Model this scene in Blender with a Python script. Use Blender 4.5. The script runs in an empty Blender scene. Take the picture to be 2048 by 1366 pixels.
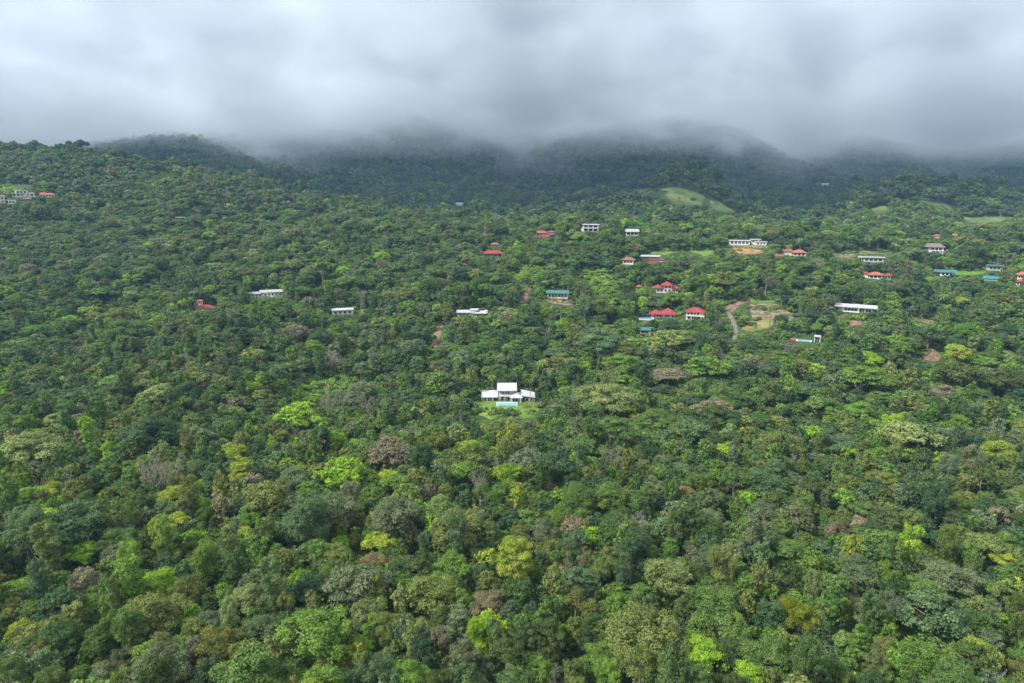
import bpy, bmesh, math, random
import numpy as np
from mathutils import Vector, Matrix

random.seed(7)
rng = np.random.default_rng(11)
scene = bpy.context.scene
col = scene.collection
R = math.radians

# ------------------------------------------------------------------ camera
CAM_Z = 160.0
TILT = R(11.3)
FPX = 1365.0                      # 24 mm on a 36 mm wide sensor, 2048 px
CX, CY = 1024.0, 683.0
ST, CT = math.sin(TILT), math.cos(TILT)
cam_d = bpy.data.cameras.new("camera")
cam_d.sensor_width = 36.0
cam_d.lens = FPX / 2048.0 * 36.0
cam_d.clip_start = 1.0
cam_d.clip_end = 20000.0
cam = bpy.data.objects.new("camera", cam_d)
cam.location = (0, 0, CAM_Z)
cam.rotation_euler = (R(90) - TILT, 0, 0)
col.objects.link(cam)
scene.camera = cam

# ------------------------------------------------------------------ sky and sun
SUN_EL, SUN_AZ = 47.0, 246.0      # azimuth clockwise from +Y: behind the camera, to its left
SUN_STRENGTH, SUN_ANGLE = 4.2, 5.0
world = bpy.data.worlds.new("World")
scene.world = world
world.use_nodes = True
wt = world.node_tree
wt.nodes.clear()


def N(tree, kind, **kw):
    n = tree.nodes.new(kind)
    for k, v in kw.items():
        if k == 'inp':
            for i, val in v.items():
                n.inputs[i].default_value = val
        else:
            setattr(n, k, v)
    return n


def math_node(tree, op, a, b=None, c=None, clamp=False):
    n = tree.nodes.new('ShaderNodeMath')
    n.operation = op
    n.use_clamp = clamp
    for i, x in enumerate((a, b, c)):
        if x is None:
            continue
        if isinstance(x, (int, float)):
            n.inputs[i].default_value = x
        else:
            tree.links.new(x, n.inputs[i])
    return n.outputs[0]


def build_world():
    L = wt.links.new
    out = N(wt, 'ShaderNodeOutputWorld')
    bg = N(wt, 'ShaderNodeBackground')
    sky = N(wt, 'ShaderNodeTexSky', sky_type='NISHITA', sun_disc=False)
    sky.sun_elevation = R(SUN_EL)
    sky.sun_rotation = R(SUN_AZ)
    sky.air_density = 1.0
    sky.dust_density = 2.0
    tc = N(wt, 'ShaderNodeTexCoord')
    sep = N(wt, 'ShaderNodeSeparateXYZ')
    L(tc.outputs['Generated'], sep.inputs[0])
    z = sep.outputs[2]
    zc = math_node(wt, 'MAXIMUM', z, 0.0)
    # overcast deck: direction projected on a flat ceiling
    zz = math_node(wt, 'ADD', zc, 0.16)
    px = math_node(wt, 'DIVIDE', sep.outputs[0], zz)
    py = math_node(wt, 'DIVIDE', sep.outputs[1], zz)
    comb = N(wt, 'ShaderNodeCombineXYZ')
    L(px, comb.inputs[0]); L(py, comb.inputs[1])
    n1 = N(wt, 'ShaderNodeTexNoise', inp={'Scale': 0.85, 'Detail': 6.0, 'Roughness': 0.5, 'Distortion': 0.35})
    L(comb.outputs[0], n1.inputs['Vector'])
    n2 = N(wt, 'ShaderNodeTexNoise', inp={'Scale': 2.3, 'Detail': 5.0, 'Roughness': 0.5, 'Distortion': 0.2})
    L(comb.outputs[0], n2.inputs['Vector'])
    # overcast luminance grows towards the zenith
    ramp = N(wt, 'ShaderNodeValToRGB')
    cr = ramp.color_ramp
    cr.elements[0].position = 0.0
    cr.elements[0].color = (0.29, 0.38, 0.50, 1)
    cr.elements[1].position = 1.0
    cr.elements[1].color = (1.05, 1.08, 1.12, 1)
    for p, c in ((0.07, (0.31, 0.40, 0.52)), (0.14, (0.46, 0.56, 0.66)), (0.21, (0.62, 0.69, 0.78)), (0.30, (0.79, 0.81, 0.88)), (0.5, (0.94, 0.96, 1.01))):
        e = cr.elements.new(p)
        e.color = (*c, 1)
    jit = math_node(wt, 'MULTIPLY_ADD', n1.outputs[0], 0.14, -0.07)
    L(math_node(wt, 'ADD', zc, jit), ramp.inputs[0])
    v = math_node(wt, 'MULTIPLY_ADD', n2.outputs[0], 0.8, 0.6)
    mul = N(wt, 'ShaderNodeMix', data_type='RGBA', blend_type='MULTIPLY', inp={0: 1.0})
    L(ramp.outputs[0], mul.inputs[6])
    cv = N(wt, 'ShaderNodeCombineColor')
    for i in range(3):
        L(v, cv.inputs[i])
    L(cv.outputs[0], mul.inputs[7])
    sk = N(wt, 'ShaderNodeMix', data_type='RGBA', blend_type='MULTIPLY', inp={0: 1.0, 7: (0.1, 0.1, 0.1, 1)})
    L(sky.outputs[0], sk.inputs[6])
    mix = N(wt, 'ShaderNodeMix', data_type='RGBA', inp={0: 0.88})
    L(sk.outputs[2], mix.inputs[6]); L(mul.outputs[2], mix.inputs[7])
    L(mix.outputs[2], bg.inputs[0])
    bg.inputs[1].default_value = 1.02
    L(bg.outputs[0], out.inputs[0])


build_world()
sun_d = bpy.data.lights.new("sun", 'SUN')
sun_d.energy = SUN_STRENGTH
sun_d.angle = R(SUN_ANGLE)
sun_d.color = (1.0, 0.965, 0.90)
sun = bpy.data.objects.new("sun", sun_d)
az, el = R(SUN_AZ), R(SUN_EL)
sd = Vector((math.sin(az) * math.cos(el), math.cos(az) * math.cos(el), math.sin(el)))
sun.rotation_euler = sd.to_track_quat('Z', 'Y').to_euler()
sun.location = sd * 500
col.objects.link(sun)

vs = scene.view_settings
vs.view_transform = 'Standard'
vs.look = 'None'
vs.exposure = 0.74
vs.gamma = 1.0
vs.use_curve_mapping = False
cy = scene.cycles
cy.max_bounces = 5
cy.diffuse_bounces = 2
cy.glossy_bounces = 2
cy.transmission_bounces = 3
cy.transparent_max_bounces = 8
cy.volume_bounces = 3
cy.caustics_reflective = False
cy.caustics_refractive = False
cy.use_adaptive_sampling = True
cy.adaptive_threshold = 0.012
cy.use_denoising = True
cy.volume_max_steps = 256


# ------------------------------------------------------------------ pixels to rays
def ray(px, py):
    a = (px - CX) / FPX
    b = (CY - py) / FPX
    return np.array([a, CT + b * ST, -ST + b * CT])


def at_depth(px, py, d):
    return ray(px, py) * d            # relative to the camera


def project(x, y, z):                 # z relative to the camera
    d = y * CT - z * ST
    b = y * ST + z * CT
    return CX + FPX * x / d, CY - FPX * b / d, d


# ------------------------------------------------------------------ terrain
CANOPY = 9.0
ctrl = []                             # (px, py, depth, drop)


def rows(x, lst, drop=CANOPY):
    for y, d in lst:
        ctrl.append((x, y, d, drop))


near = [(1366, 115), (1150, 157), (1000, 203), (900, 255)]
rows(-500, [(1366, 112), (1000, 210), (800, 330), (620, 560), (500, 720), (400, 860), (320, 1000), (275, 1120)])
rows(-150, near + [(800, 325), (700, 430), (620, 545), (540, 640), (480, 715), (440, 790), (395, 880), (340, 990), (284, 1110)])
rows(150, near + [(800, 330), (700, 430), (620, 545), (540, 640), (480, 720), (440, 800), (395, 895), (340, 1010), (301, 1110)])
rows(500, near + [(800, 340), (700, 435), (620, 540), (540, 640), (480, 735), (440, 830), (400, 930), (362, 1060)])
rows(850, near + [(800, 345), (700, 430), (620, 525), (540, 620), (480, 715), (445, 800), (428, 870)])
rows(1200, near + [(810, 340), (700, 430), (620, 520), (540, 610), (480, 690), (440, 765)])
rows(1550, near + [(800, 330), (700, 425), (620, 515), (540, 605), (480, 690), (447, 760)])
rows(1900, near + [(800, 330), (700, 425), (620, 520), (540, 615), (490, 700), (468, 780)])
rows(2250, [(1366, 115), (1000, 205), (800, 330), (620, 530), (490, 710), (470, 790)])
rows(2600, [(1366, 115), (1000, 205), (800, 330), (620, 530), (490, 710), (470, 790)])
# the dip behind the ridges (hidden)
for x in (1000, 1200, 1400, 1600, 1800, 2048, 2400):
    ctrl.append((x, 470, 950, 0))
ctrl += [(-300, 330, 1350, 0), (0, 335, 1350, 0), (150, 345, 1320, 0), (350, 360, 1250, 0), (550, 400, 1230, 0), (800, 440, 1060, 0)]
# mountains behind
M = CANOPY
ctrl += [(900, 418, 1569, M), (1100, 420, 1380, M), (1300, 420, 1380, M), (1500, 425, 1380, M), (1650, 425, 1380, M),
         (760, 395, 1729, M), (900, 380, 1995, M), (1080, 380, 1968, M), (1200, 385, 1862, M), (1480, 390, 1928, M), (1600, 385, 1995, M),
         (620, 350, 1995, M), (760, 330, 2327, M), (960, 325, 2394, M), (1150, 330, 2394, M), (1320, 318, 2327, M), (1450, 325, 2327, M), (1580, 352, 2394, M),
         (520, 322, 2261, M), (640, 275, 2593, M), (740, 205, 3059, M), (860, 240, 2992, M), (970, 236, 2926, M), (1040, 278, 2992, M),
         (1200, 248, 2992, M), (1390, 238, 2926, M), (1490, 275, 2926, M), (1590, 326, 2992, M), (1700, 278, 3059, M), (1800, 300, 3258, M),
         (290, 296, 2128, M), (400, 296, 2194, M), (100, 335, 2194, M), (-200, 335, 2261, M),
         (1720, 395, 1400, M), (1810, 366, 1270, M), (1900, 395, 1200, M), (1820, 430, 1080, M), (1930, 440, 1050, M), (2048, 445, 1050, M),
         (1650, 350, 2194, M), (1900, 375, 2527, M), (2048, 390, 2394, M), (1950, 340, 2859, M), (2100, 280, 3325, M), (1950, 285, 3325, M), (2400, 280, 3325, M), (2300, 400, 2261, M),
         (1345, 350, 1330, 0), (1350, 412, 1150, 0), (1280, 392, 1220, 0), (1425, 395, 1230, 0), (1345, 362, 1480, 0)]
for x in (-600, -100, 300, 700, 1100, 1500, 1900, 2300):
    ctrl.append((x, 330, 4000, 0)); ctrl.append((x, 380, 5000, 0))

Yn = 100.0
P = np.array([at_depth(a, b, d) - np.array([0, 0, dr]) for a, b, d, dr in ctrl])
cu = P[:, 0] / P[:, 1]
cvv = np.log(P[:, 1])
cE = P[:, 2] / P[:, 1]


def tps_phi(r2):
    return 0.5 * r2 * np.log(r2 + 1e-12)


KU, KV = 1.5, 1.0


def tps_fit():
    n = len(cu)
    du = (cu[:, None] - cu[None]) * KU
    dv = (cvv[:, None] - cvv[None]) * KV
    K = tps_phi(du * du + dv * dv) + np.eye(n) * 4e-4
    Q = np.stack([np.ones(n), cu * KU, cvv * KV], 1)
    A = np.block([[K, Q], [Q.T, np.zeros((3, 3))]])
    return np.linalg.solve(A, np.concatenate([cE, np.zeros(3)]))


TW = tps_fit()


def tps_eval(u, v):
    out = np.empty(u.shape)
    uf, vf, of = u.ravel(), v.ravel(), out.ravel()
    for i in range(0, len(uf), 40000):
        du = (uf[i:i + 40000, None] - cu[None]) * KU
        dv = (vf[i:i + 40000, None] - cvv[None]) * KV
        of[i:i + 40000] = tps_phi(du * du + dv * dv) @ TW[:-3] + TW[-3] + TW[-2] * uf[i:i + 40000] * KU + TW[-1] * vf[i:i + 40000] * KV
    return of.reshape(u.shape)


# value noise, smooth
_tab = rng.random((256, 256))


def vnoise(x, y):
    xi = np.floor(x).astype(int); yi = np.floor(y).astype(int)
    fx = x - xi; fy = y - yi
    fx = fx * fx * (3 - 2 * fx); fy = fy * fy * (3 - 2 * fy)
    a = _tab[xi & 255, yi & 255]; b = _tab[(xi + 1) & 255, yi & 255]
    c = _tab[xi & 255, (yi + 1) & 255]; d = _tab[(xi + 1) & 255, (yi + 1) & 255]
    return (a * (1 - fx) + b * fx) * (1 - fy) + (c * (1 - fx) + d * fx) * fy


def fbm(x, y, o=4):
    s = 0; a = 0.5
    for k in range(o):
        s = s + a * (vnoise(x * 2 ** k + 17.3 * k, y * 2 ** k + 5.7 * k) - 0.5)
        a *= 0.5
    return s


NU, NV = 440, 470
U = np.linspace(-1.15, 1.15, NU)
V = np.linspace(math.log(45.0), math.log(5200.0), NV)
GU, GV = np.meshgrid(U, V, indexing='ij')
GY = np.exp(GV)
GX = GU * np.maximum(GY, Yn)
E = tps_eval(GU, np.maximum(GV, math.log(Yn)))
GZ = E * np.maximum(GY, Yn)
amp = 5.0 + 34.0 * np.clip((GY - 1000) / 900.0, 0, 1)
lam = 110.0
GZ = GZ + 5.0 * fbm(GX / 90.0 + 40, GY / 90.0 + 40) * 2 * np.clip((GY - 60) / 200, 0.2, 1)
rid = 1 - np.abs(fbm(GX / 520.0 + 9, GY / 640.0 + 3, 5)) * 5.0
GZ = GZ + 30.0 * (rid - 0.45) * np.clip((GY - 1600) / 600.0, 0, 1)
gul = np.abs(fbm(GX / 210.0 + 0.12 * np.sin(GY / 70.0) + 61, GY / 520.0 + 23, 3)) * 4.0
GZ = GZ + 15.0 * (np.clip(gul, 0, 1) - .45) * np.clip((GY - 250) / 150.0, 0, 1) * np.clip((1250 - GY) / 200.0, 0, 1)
du_, dv_ = U[1] - U[0], V[1] - V[0]


def height(x, y):
    """terrain height relative to the camera, bilinear on the mesh"""
    x = np.asarray(x, float); y = np.asarray(y, float)
    u = np.clip((x / np.maximum(y, Yn) - U[0]) / du_, 0, NU - 1.001)
    v = np.clip((np.log(np.maximum(y, 45.0)) - V[0]) / dv_, 0, NV - 1.001)
    i = u.astype(int); j = v.astype(int)
    f = u - i; g = v - j
    return (GZ[i, j] * (1 - f) + GZ[i + 1, j] * f) * (1 - g) + (GZ[i, j + 1] * (1 - f) + GZ[i + 1, j + 1] * f) * g


def hit(px, py, lift=0.0, dmin=60.0, dmax=4200.0):
    """first point along a pixel's ray that meets the terrain raised by lift"""
    r = ray(px, py)
    d = np.exp(np.linspace(math.log(dmin), math.log(dmax), 1500))
    p = r[None] * d[:, None]
    below = p[:, 2] < height(p[:, 0], p[:, 1]) + lift
    k = int(np.argmax(below))
    if not below[k]:
        k = len(d) - 1
    if k == 0:
        return p[0], d[0]
    lo, hi = d[k - 1], d[k]
    for _ in range(18):
        m = 0.5 * (lo + hi)
        q = r * m
        if q[2] < float(height(q[0], q[1])) + lift:
            hi = m
        else:
            lo = m
    return r * hi, hi


# screen-sized map of what must stay open to view: distance of the open thing at each half-res pixel
OPEN = np.zeros((683, 1024), np.float32)


def pad(x, y, z, ax, ay, yaw, soft):
    """level the ground under a building"""
    global GZ
    c, s = math.cos(yaw), math.sin(yaw)
    dx, dy = GX - x, GY - y
    lx = dx * c + dy * s
    ly = -dx * s + dy * c
    ex = np.maximum(np.abs(lx) - ax, 0)
    ey = np.maximum(np.abs(ly) - ay, 0)
    t = np.clip(1 - np.sqrt(ex * ex + ey * ey) / soft, 0, 1)
    t = t * t * (3 - 2 * t)
    GZ = GZ * (1 - t) + z * t


# ------------------------------------------------------------------ materials
def mat(name):
    m = bpy.data.materials.new(name)
    m.use_nodes = True
    t = m.node_tree
    t.nodes.clear()
    o = N(t, 'ShaderNodeOutputMaterial')
    return m, t, o


def surf(name, c, rough=0.7, var=0.15, scale=0.6, spec=0.3, c2=None, bump=0.0, bscale=4.0, lines=None):
    m, t, o = mat(name)
    b = N(t, 'ShaderNodeBsdfPrincipled', inp={'Roughness': rough, 'Specular IOR Level': spec})
    tc = N(t, 'ShaderNodeTexCoord')
    n = N(t, 'ShaderNodeTexNoise', inp={'Scale': scale, 'Detail': 6.0, 'Roughness': 0.65})
    t.links.new(tc.outputs['Object'], n.inputs['Vector'])
    r = N(t, 'ShaderNodeValToRGB')
    d = tuple(max(0, x * (1 - 2.2 * var)) for x in c)
    l = c2 if c2 else tuple(min(1, x * (1 + 1.6 * var)) for x in c)
    r.color_ramp.elements[0].position = 0.3
    r.color_ramp.elements[0].color = (*d, 1)
    r.color_ramp.elements[1].position = 0.72
    r.color_ramp.elements[1].color = (*l, 1)
    t.links.new(n.outputs[0], r.inputs[0])
    t.links.new(r.outputs[0], b.inputs['Base Color'])
    h = None
    if lines:
        w = N(t, 'ShaderNodeTexWave', wave_type='BANDS', bands_direction=lines[0], inp={'Scale': lines[1], 'Distortion': 0.3})
        t.links.new(tc.outputs['Object'], w.inputs['Vector'])
        h = w.outputs[0]
    elif bump:
        n3 = N(t, 'ShaderNodeTexNoise', inp={'Scale': bscale, 'Detail': 5.0})
        t.links.new(tc.outputs['Object'], n3.inputs['Vector'])
        h = n3.outputs[0]
    if h is not None:
        bp = N(t, 'ShaderNodeBump', inp={'Strength': bump or 0.5, 'Distance': 0.1})
        t.links.new(h, bp.inputs['Height'])
        t.links.new(bp.outputs[0], b.inputs['Normal'])
    t.links.new(b.outputs[0], o.inputs[0])
    return m


MT = {}
MT['white'] = surf('white_plaster', (0.60, 0.59, 0.565), 0.7, 0.09, 0.5)
MT['cream'] = surf('cream_plaster', (0.66, 0.60, 0.49), 0.75, 0.07, 0.5)
MT['greywall'] = surf('grey_plaster', (0.36, 0.36, 0.35), 0.8, 0.1, 0.5)
MT['whiteroof'] = surf('white_roof_sheet', (0.43, 0.435, 0.44), 0.5, 0.14, 0.35, lines=('X', 1.2))
MT['redroof'] = surf('red_roof_tile', (0.27, 0.042, 0.034), 0.7, 0.3, 0.8, lines=('X', 2.0))
MT['orangeroof'] = surf('clay_roof_tile', (0.31, 0.105, 0.068), 0.75, 0.3, 0.8, lines=('X', 2.0))
MT['fadedroof'] = surf('weathered_clay_tile', (0.24, 0.09, 0.065), 0.75, 0.28, 0.8, lines=('X', 2.0))
MT['tealroof'] = surf('teal_roof_sheet', (0.045, 0.145, 0.13), 0.55, 0.25, 0.4, lines=('X', 1.5))
MT['bluegreenroof'] = surf('turquoise_roof_sheet', (0.025, 0.18, 0.22), 0.55, 0.2, 0.4, lines=('X', 1.5))
MT['greyroof'] = surf('grey_roof_sheet', (0.33, 0.34, 0.33), 0.55, 0.12, 0.4, lines=('X', 1.5))
MT['brownroof'] = surf('brown_roof_tile', (0.17, 0.12, 0.09), 0.7, 0.18, 0.6, lines=('X', 2.0))
MT['wood'] = surf('brown_timber', (0.16, 0.09, 0.05), 0.7, 0.2, 0.8)
MT['concrete'] = surf('concrete', (0.40, 0.39, 0.36), 0.85, 0.12, 0.5)
MT['frame'] = surf('window_frame_paint', (0.6, 0.6, 0.6), 0.5, 0.04, 0.8)
MT['darkframe'] = surf('dark_metal_frame', (0.05, 0.05, 0.055), 0.4, 0.1, 0.8)
MT['glass'] = surf('dark_window_glass', (0.025, 0.032, 0.04), 0.08, 0.2, 0.3, spec=0.5)
MT['water'] = surf('pool_water', (0.13, 0.35, 0.44), 0.08, 0.1, 0.3, spec=0.5)
MT['deepwater'] = surf('deep_pool_water', (0.05, 0.20, 0.55), 0.08, 0.1, 0.3, spec=0.5)
MT['lawn'] = surf('lawn_grass', (0.105, 0.18, 0.03), 0.9, 0.22, 0.12, spec=0.1, bump=0.6, bscale=1.2)
MT['rough_grass'] = surf('rough_grass', (0.16, 0.19, 0.05), 0.95, 0.3, 0.08, spec=0.1, c2=(0.22, 0.20, 0.08), bump=0.8, bscale=0.8)
MT['pasture'] = surf('pasture_grass', (0.11, 0.17, 0.045), 0.95, 0.3, 0.03, spec=0.1, c2=(0.17, 0.215, 0.07), bump=1.0, bscale=0.15)
MT['red_earth'] = surf('red_earth', (0.20, 0.11, 0.07), 0.95, 0.4, 0.35, spec=0.1, c2=(0.31, 0.20, 0.135), bump=0.8, bscale=0.7)
MT['orange_earth'] = surf('orange_earth', (0.30, 0.155, 0.07), 0.95, 0.35, 0.3, spec=0.1, c2=(0.40, 0.24, 0.12), bump=0.8, bscale=0.7)
MT['tan_earth'] = surf('tan_earth', (0.19, 0.165, 0.10), 0.95, 0.45, 0.25, spec=0.1, c2=(0.28, 0.235, 0.145), bump=0.8, bscale=0.7)
MT['gravel'] = surf('gravel_track', (0.15, 0.13, 0.105), 0.95, 0.2, 0.5, spec=0.1, bump=0.5, bscale=1.5)
MT['bark'] = surf('pale_bark', (0.20, 0.17, 0.135), 0.9, 0.3, 0.5, spec=0.1)
MT['deadwood'] = surf('dead_wood', (0.34, 0.31, 0.27), 0.9, 0.2, 0.5, spec=0.1)
MT['stone'] = surf('bank_stone', (0.25, 0.22, 0.17), 0.95, 0.3, 1.5, spec=0.1)


def leaf_material(name, trans=0.28, hue=0.35):
    """foliage coloured by the tint of each tree and a per-leaf variation"""
    m, t, o = mat(name)
    L = t.links.new
    a = N(t, 'ShaderNodeAttribute', attribute_type='INSTANCER', attribute_name='tint')
    v = N(t, 'ShaderNodeAttribute', attribute_type='GEOMETRY', attribute_name='leafvar')
    k = math_node(t, 'MULTIPLY_ADD', v.outputs['Fac'], 0.9, 0.55)
    cc = N(t, 'ShaderNodeCombineColor')
    L(math_node(t, 'MULTIPLY', k, math_node(t, 'MULTIPLY_ADD', v.outputs['Fac'], hue, 1 - hue * 0.5)), cc.inputs[0])
    L(k, cc.inputs[1]); L(k, cc.inputs[2])
    mx = N(t, 'ShaderNodeMix', data_type='RGBA', blend_type='MULTIPLY', inp={0: 1.0})
    L(a.outputs['Color'], mx.inputs[6]); L(cc.outputs[0], mx.inputs[7])
    b = N(t, 'ShaderNodeBsdfPrincipled', inp={'Roughness': 0.55, 'Specular IOR Level': 0.12})
    tr = N(t, 'ShaderNodeBsdfTranslucent')
    L(mx.outputs[2], b.inputs['Base Color'])
    tm = N(t, 'ShaderNodeMix', data_type='RGBA', blend_type='MULTIPLY', inp={0: 1.0, 7: (1.15, 1.2, 0.55, 1)})
    L(mx.outputs[2], tm.inputs[6])
    L(tm.outputs[2], tr.inputs[0])
    ms = N(t, 'ShaderNodeMixShader', inp={0: trans})
    L(b.outputs[0], ms.inputs[1]); L(tr.outputs[0], ms.inputs[2])
    L(ms.outputs[0], o.inputs[0])
    return m


MT['leaf'] = leaf_material('leaf')


def ground_material():
    m, t, o = mat('forest_floor')
    L = t.links.new
    b = N(t, 'ShaderNodeBsdfPrincipled', inp={'Roughness': 0.95, 'Specular IOR Level': 0.1})
    tc = N(t, 'ShaderNodeTexCoord')
    n = N(t, 'ShaderNodeTexNoise', inp={'Scale': 0.08, 'Detail': 8.0, 'Roughness': 0.7})
    L(tc.outputs['Object'], n.inputs['Vector'])
    r = N(t, 'ShaderNodeValToRGB')
    e = r.color_ramp.elements
    e[0].position = 0.3; e[0].color = (0.022, 0.038, 0.014, 1)
    e[1].position = 0.7; e[1].color = (0.06, 0.10, 0.028, 1)
    L(n.outputs[0], r.inputs[0])
    L(r.outputs[0], b.inputs['Base Color'])
    bp = N(t, 'ShaderNodeBump', inp={'Strength': 1.0, 'Distance': 1.0})
    n2 = N(t, 'ShaderNodeTexNoise', inp={'Scale': 0.5, 'Detail': 6.0})
    L(tc.outputs['Object'], n2.inputs['Vector'])
    L(n2.outputs[0], bp.inputs['Height'])
    L(bp.outputs[0], b.inputs['Normal'])
    L(b.outputs[0], o.inputs[0])
    return m


MT['ground'] = ground_material()


# ------------------------------------------------------------------ mesh helpers
def mesh_obj(name, verts, faces, material, parent=None, smooth=False):
    me = bpy.data.meshes.new(name)
    me.from_pydata([tuple(map(float, v)) for v in verts], [], faces)
    me.validate()
    if smooth:
        me.polygons.foreach_set('use_smooth', [True] * len(me.polygons))
    for mm in (material if isinstance(material, (list, tuple)) else [material]):
        me.materials.append(mm)
    ob = bpy.data.objects.new(name, me)
    col.objects.link(ob)
    if parent is not None:
        ob.parent = parent
    return ob


def tag(o, label=None, cat=None, group=None, kind=None):
    if label: o['label'] = label
    if cat: o['category'] = cat
    if group: o['group'] = group
    if kind: o['kind'] = kind
    return o


def box_vf(x0, x1, y0, y1, z0, z1):
    v = [(x0, y0, z0), (x1, y0, z0), (x1, y1, z0), (x0, y1, z0), (x0, y0, z1), (x1, y0, z1), (x1, y1, z1), (x0, y1, z1)]
    f = [(0, 3, 2, 1), (4, 5, 6, 7), (0, 1, 5, 4), (1, 2, 6, 5), (2, 3, 7, 6), (3, 0, 4, 7)]
    return v, f


def join_vf(parts):
    V_, F_ = [], []
    for v, f in parts:
        o = len(V_)
        V_ += list(v)
        F_ += [tuple(i + o for i in q) for q in f]
    return V_, F_


def tube_vf(pts, rad, n=6):
    """tapered tube along points"""
    V_, F_ = [], []
    pts = [Vector(p) for p in pts]
    for i, p in enumerate(pts):
        a = pts[max(0, i - 1)]; b = pts[min(len(pts) - 1, i + 1)]
        d = (b - a).normalized()
        s = d.orthogonal().normalized()
        t = d.cross(s)
        for k in range(n):
            w = 2 * math.pi * k / n
            V_.append(tuple(p + (s * math.cos(w) + t * math.sin(w)) * rad[i]))
    for i in range(len(pts) - 1):
        for k in range(n):
            F_.append((i * n + k, i * n + (k + 1) % n, (i + 1) * n + (k + 1) % n, (i + 1) * n + k))
    F_.append(tuple(range((len(pts) - 1) * n, len(pts) * n)))
    return V_, F_


# ------------------------------------------------------------------ open ground, roads (outlines measured on the photograph, laid on the terrain)
def poly_mask(poly, dep):
    """mark a pixel outline as open to view at distance dep"""
    pts = np.array(poly, float) / 2.0
    x0, y0 = np.floor(pts.min(0)).astype(int); x1, y1 = np.ceil(pts.max(0)).astype(int) + 1
    x0, y0 = max(x0, 0), max(y0, 0); x1, y1 = min(x1, 1024), min(y1, 683)
    if x1 <= x0 or y1 <= y0:
        return
    gx, gy = np.meshgrid(np.arange(x0, x1) + .5, np.arange(y0, y1) + .5)
    ins = np.zeros(gx.shape, bool)
    n = len(pts)
    for i in range(n):
        ax, ay = pts[i]; bx, by = pts[(i + 1) % n]
        c = ((ay > gy) != (by > gy)) & (gx < (bx - ax) * (gy - ay) / (by - ay + 1e-9) + ax)
        ins ^= c
    sub = OPEN[y0:y1, x0:x1]
    sub[ins] = np.maximum(sub[ins], dep)


patches = []
VINES = np.zeros((683, 1024), np.float32)
for poly in ([(575, 784), (640, 762), (700, 746), (780, 724), (798, 730), (730, 752), (650, 781), (592, 797)], [(1168, 492), (1222, 520), (1230, 575), (1198, 590), (1165, 545)], [(1060, 520), (1100, 512), (1075, 545), (1020, 560)], [(0, 350), (30, 350), (62, 374), (40, 381), (0, 384)]):
    keep_, OPEN = OPEN, VINES
    poly_mask(poly, hit(*np.mean(poly, 0))[1] - 3)
    OPEN = keep_


def patch(name, label, poly, material, lift=0.35, dmin=60.0, kind='structure', open_=True):
    patches.append((name, label, poly, material, lift, dmin, kind, open_))


def build_patch(name, label, poly, material, lift, dmin, kind, open_):
    pts = []
    n = len(poly)
    for i in range(n):
        a, b = poly[i], poly[(i + 1) % n]
        m = max(2, int(math.hypot(a[0] - b[0], a[1] - b[1]) / 3))
        for k in range(m):
            t = k / m
            pts.append((a[0] * (1 - t) + b[0] * t, a[1] * (1 - t) + b[1] * t))
    W = [hit(x + random.uniform(-.8, .8), y + random.uniform(-.5, .5), 0.0, dmin)[0] for x, y in pts]
    W = np.array(W)
    ds = W[:, 1]
    md = np.median(ds)
    W = W[np.abs(ds - md) < 0.25 * md + 10]
    c = W[:, :2].mean(0)
    rings = 9
    V_, F_ = [], []
    m = len(W)
    for r in range(1, rings + 1):
        q = c + (W[:, :2] - c) * (r / rings)
        z = height(q[:, 0], q[:, 1]) + lift
        if r == rings:
            z = z - lift - 0.4
        V_ += [(q[i, 0], q[i, 1], z[i] + CAM_Z) for i in range(m)]
    V_.append((c[0], c[1], float(height(c[0], c[1])) + lift + CAM_Z))
    cc = len(V_) - 1
    for i in range(m):
        j = (i + 1) % m
        F_.append((cc, i, j))
        for r in range(rings - 1):
            F_.append((r * m + i, (r + 1) * m + i, (r + 1) * m + j, r * m + j))
    o = mesh_obj(name, V_, F_, material, smooth=True)
    # faces must look up
    bm = bmesh.new(); bm.from_mesh(o.data)
    bmesh.ops.recalc_face_normals(bm, faces=bm.faces)
    up = sum(f.normal.z for f in bm.faces)
    if up < 0:
        bmesh.ops.reverse_faces(bm, faces=bm.faces)
    bm.to_mesh(o.data); bm.free()
    tag(o, label, None, None, kind)
    return o


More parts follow.
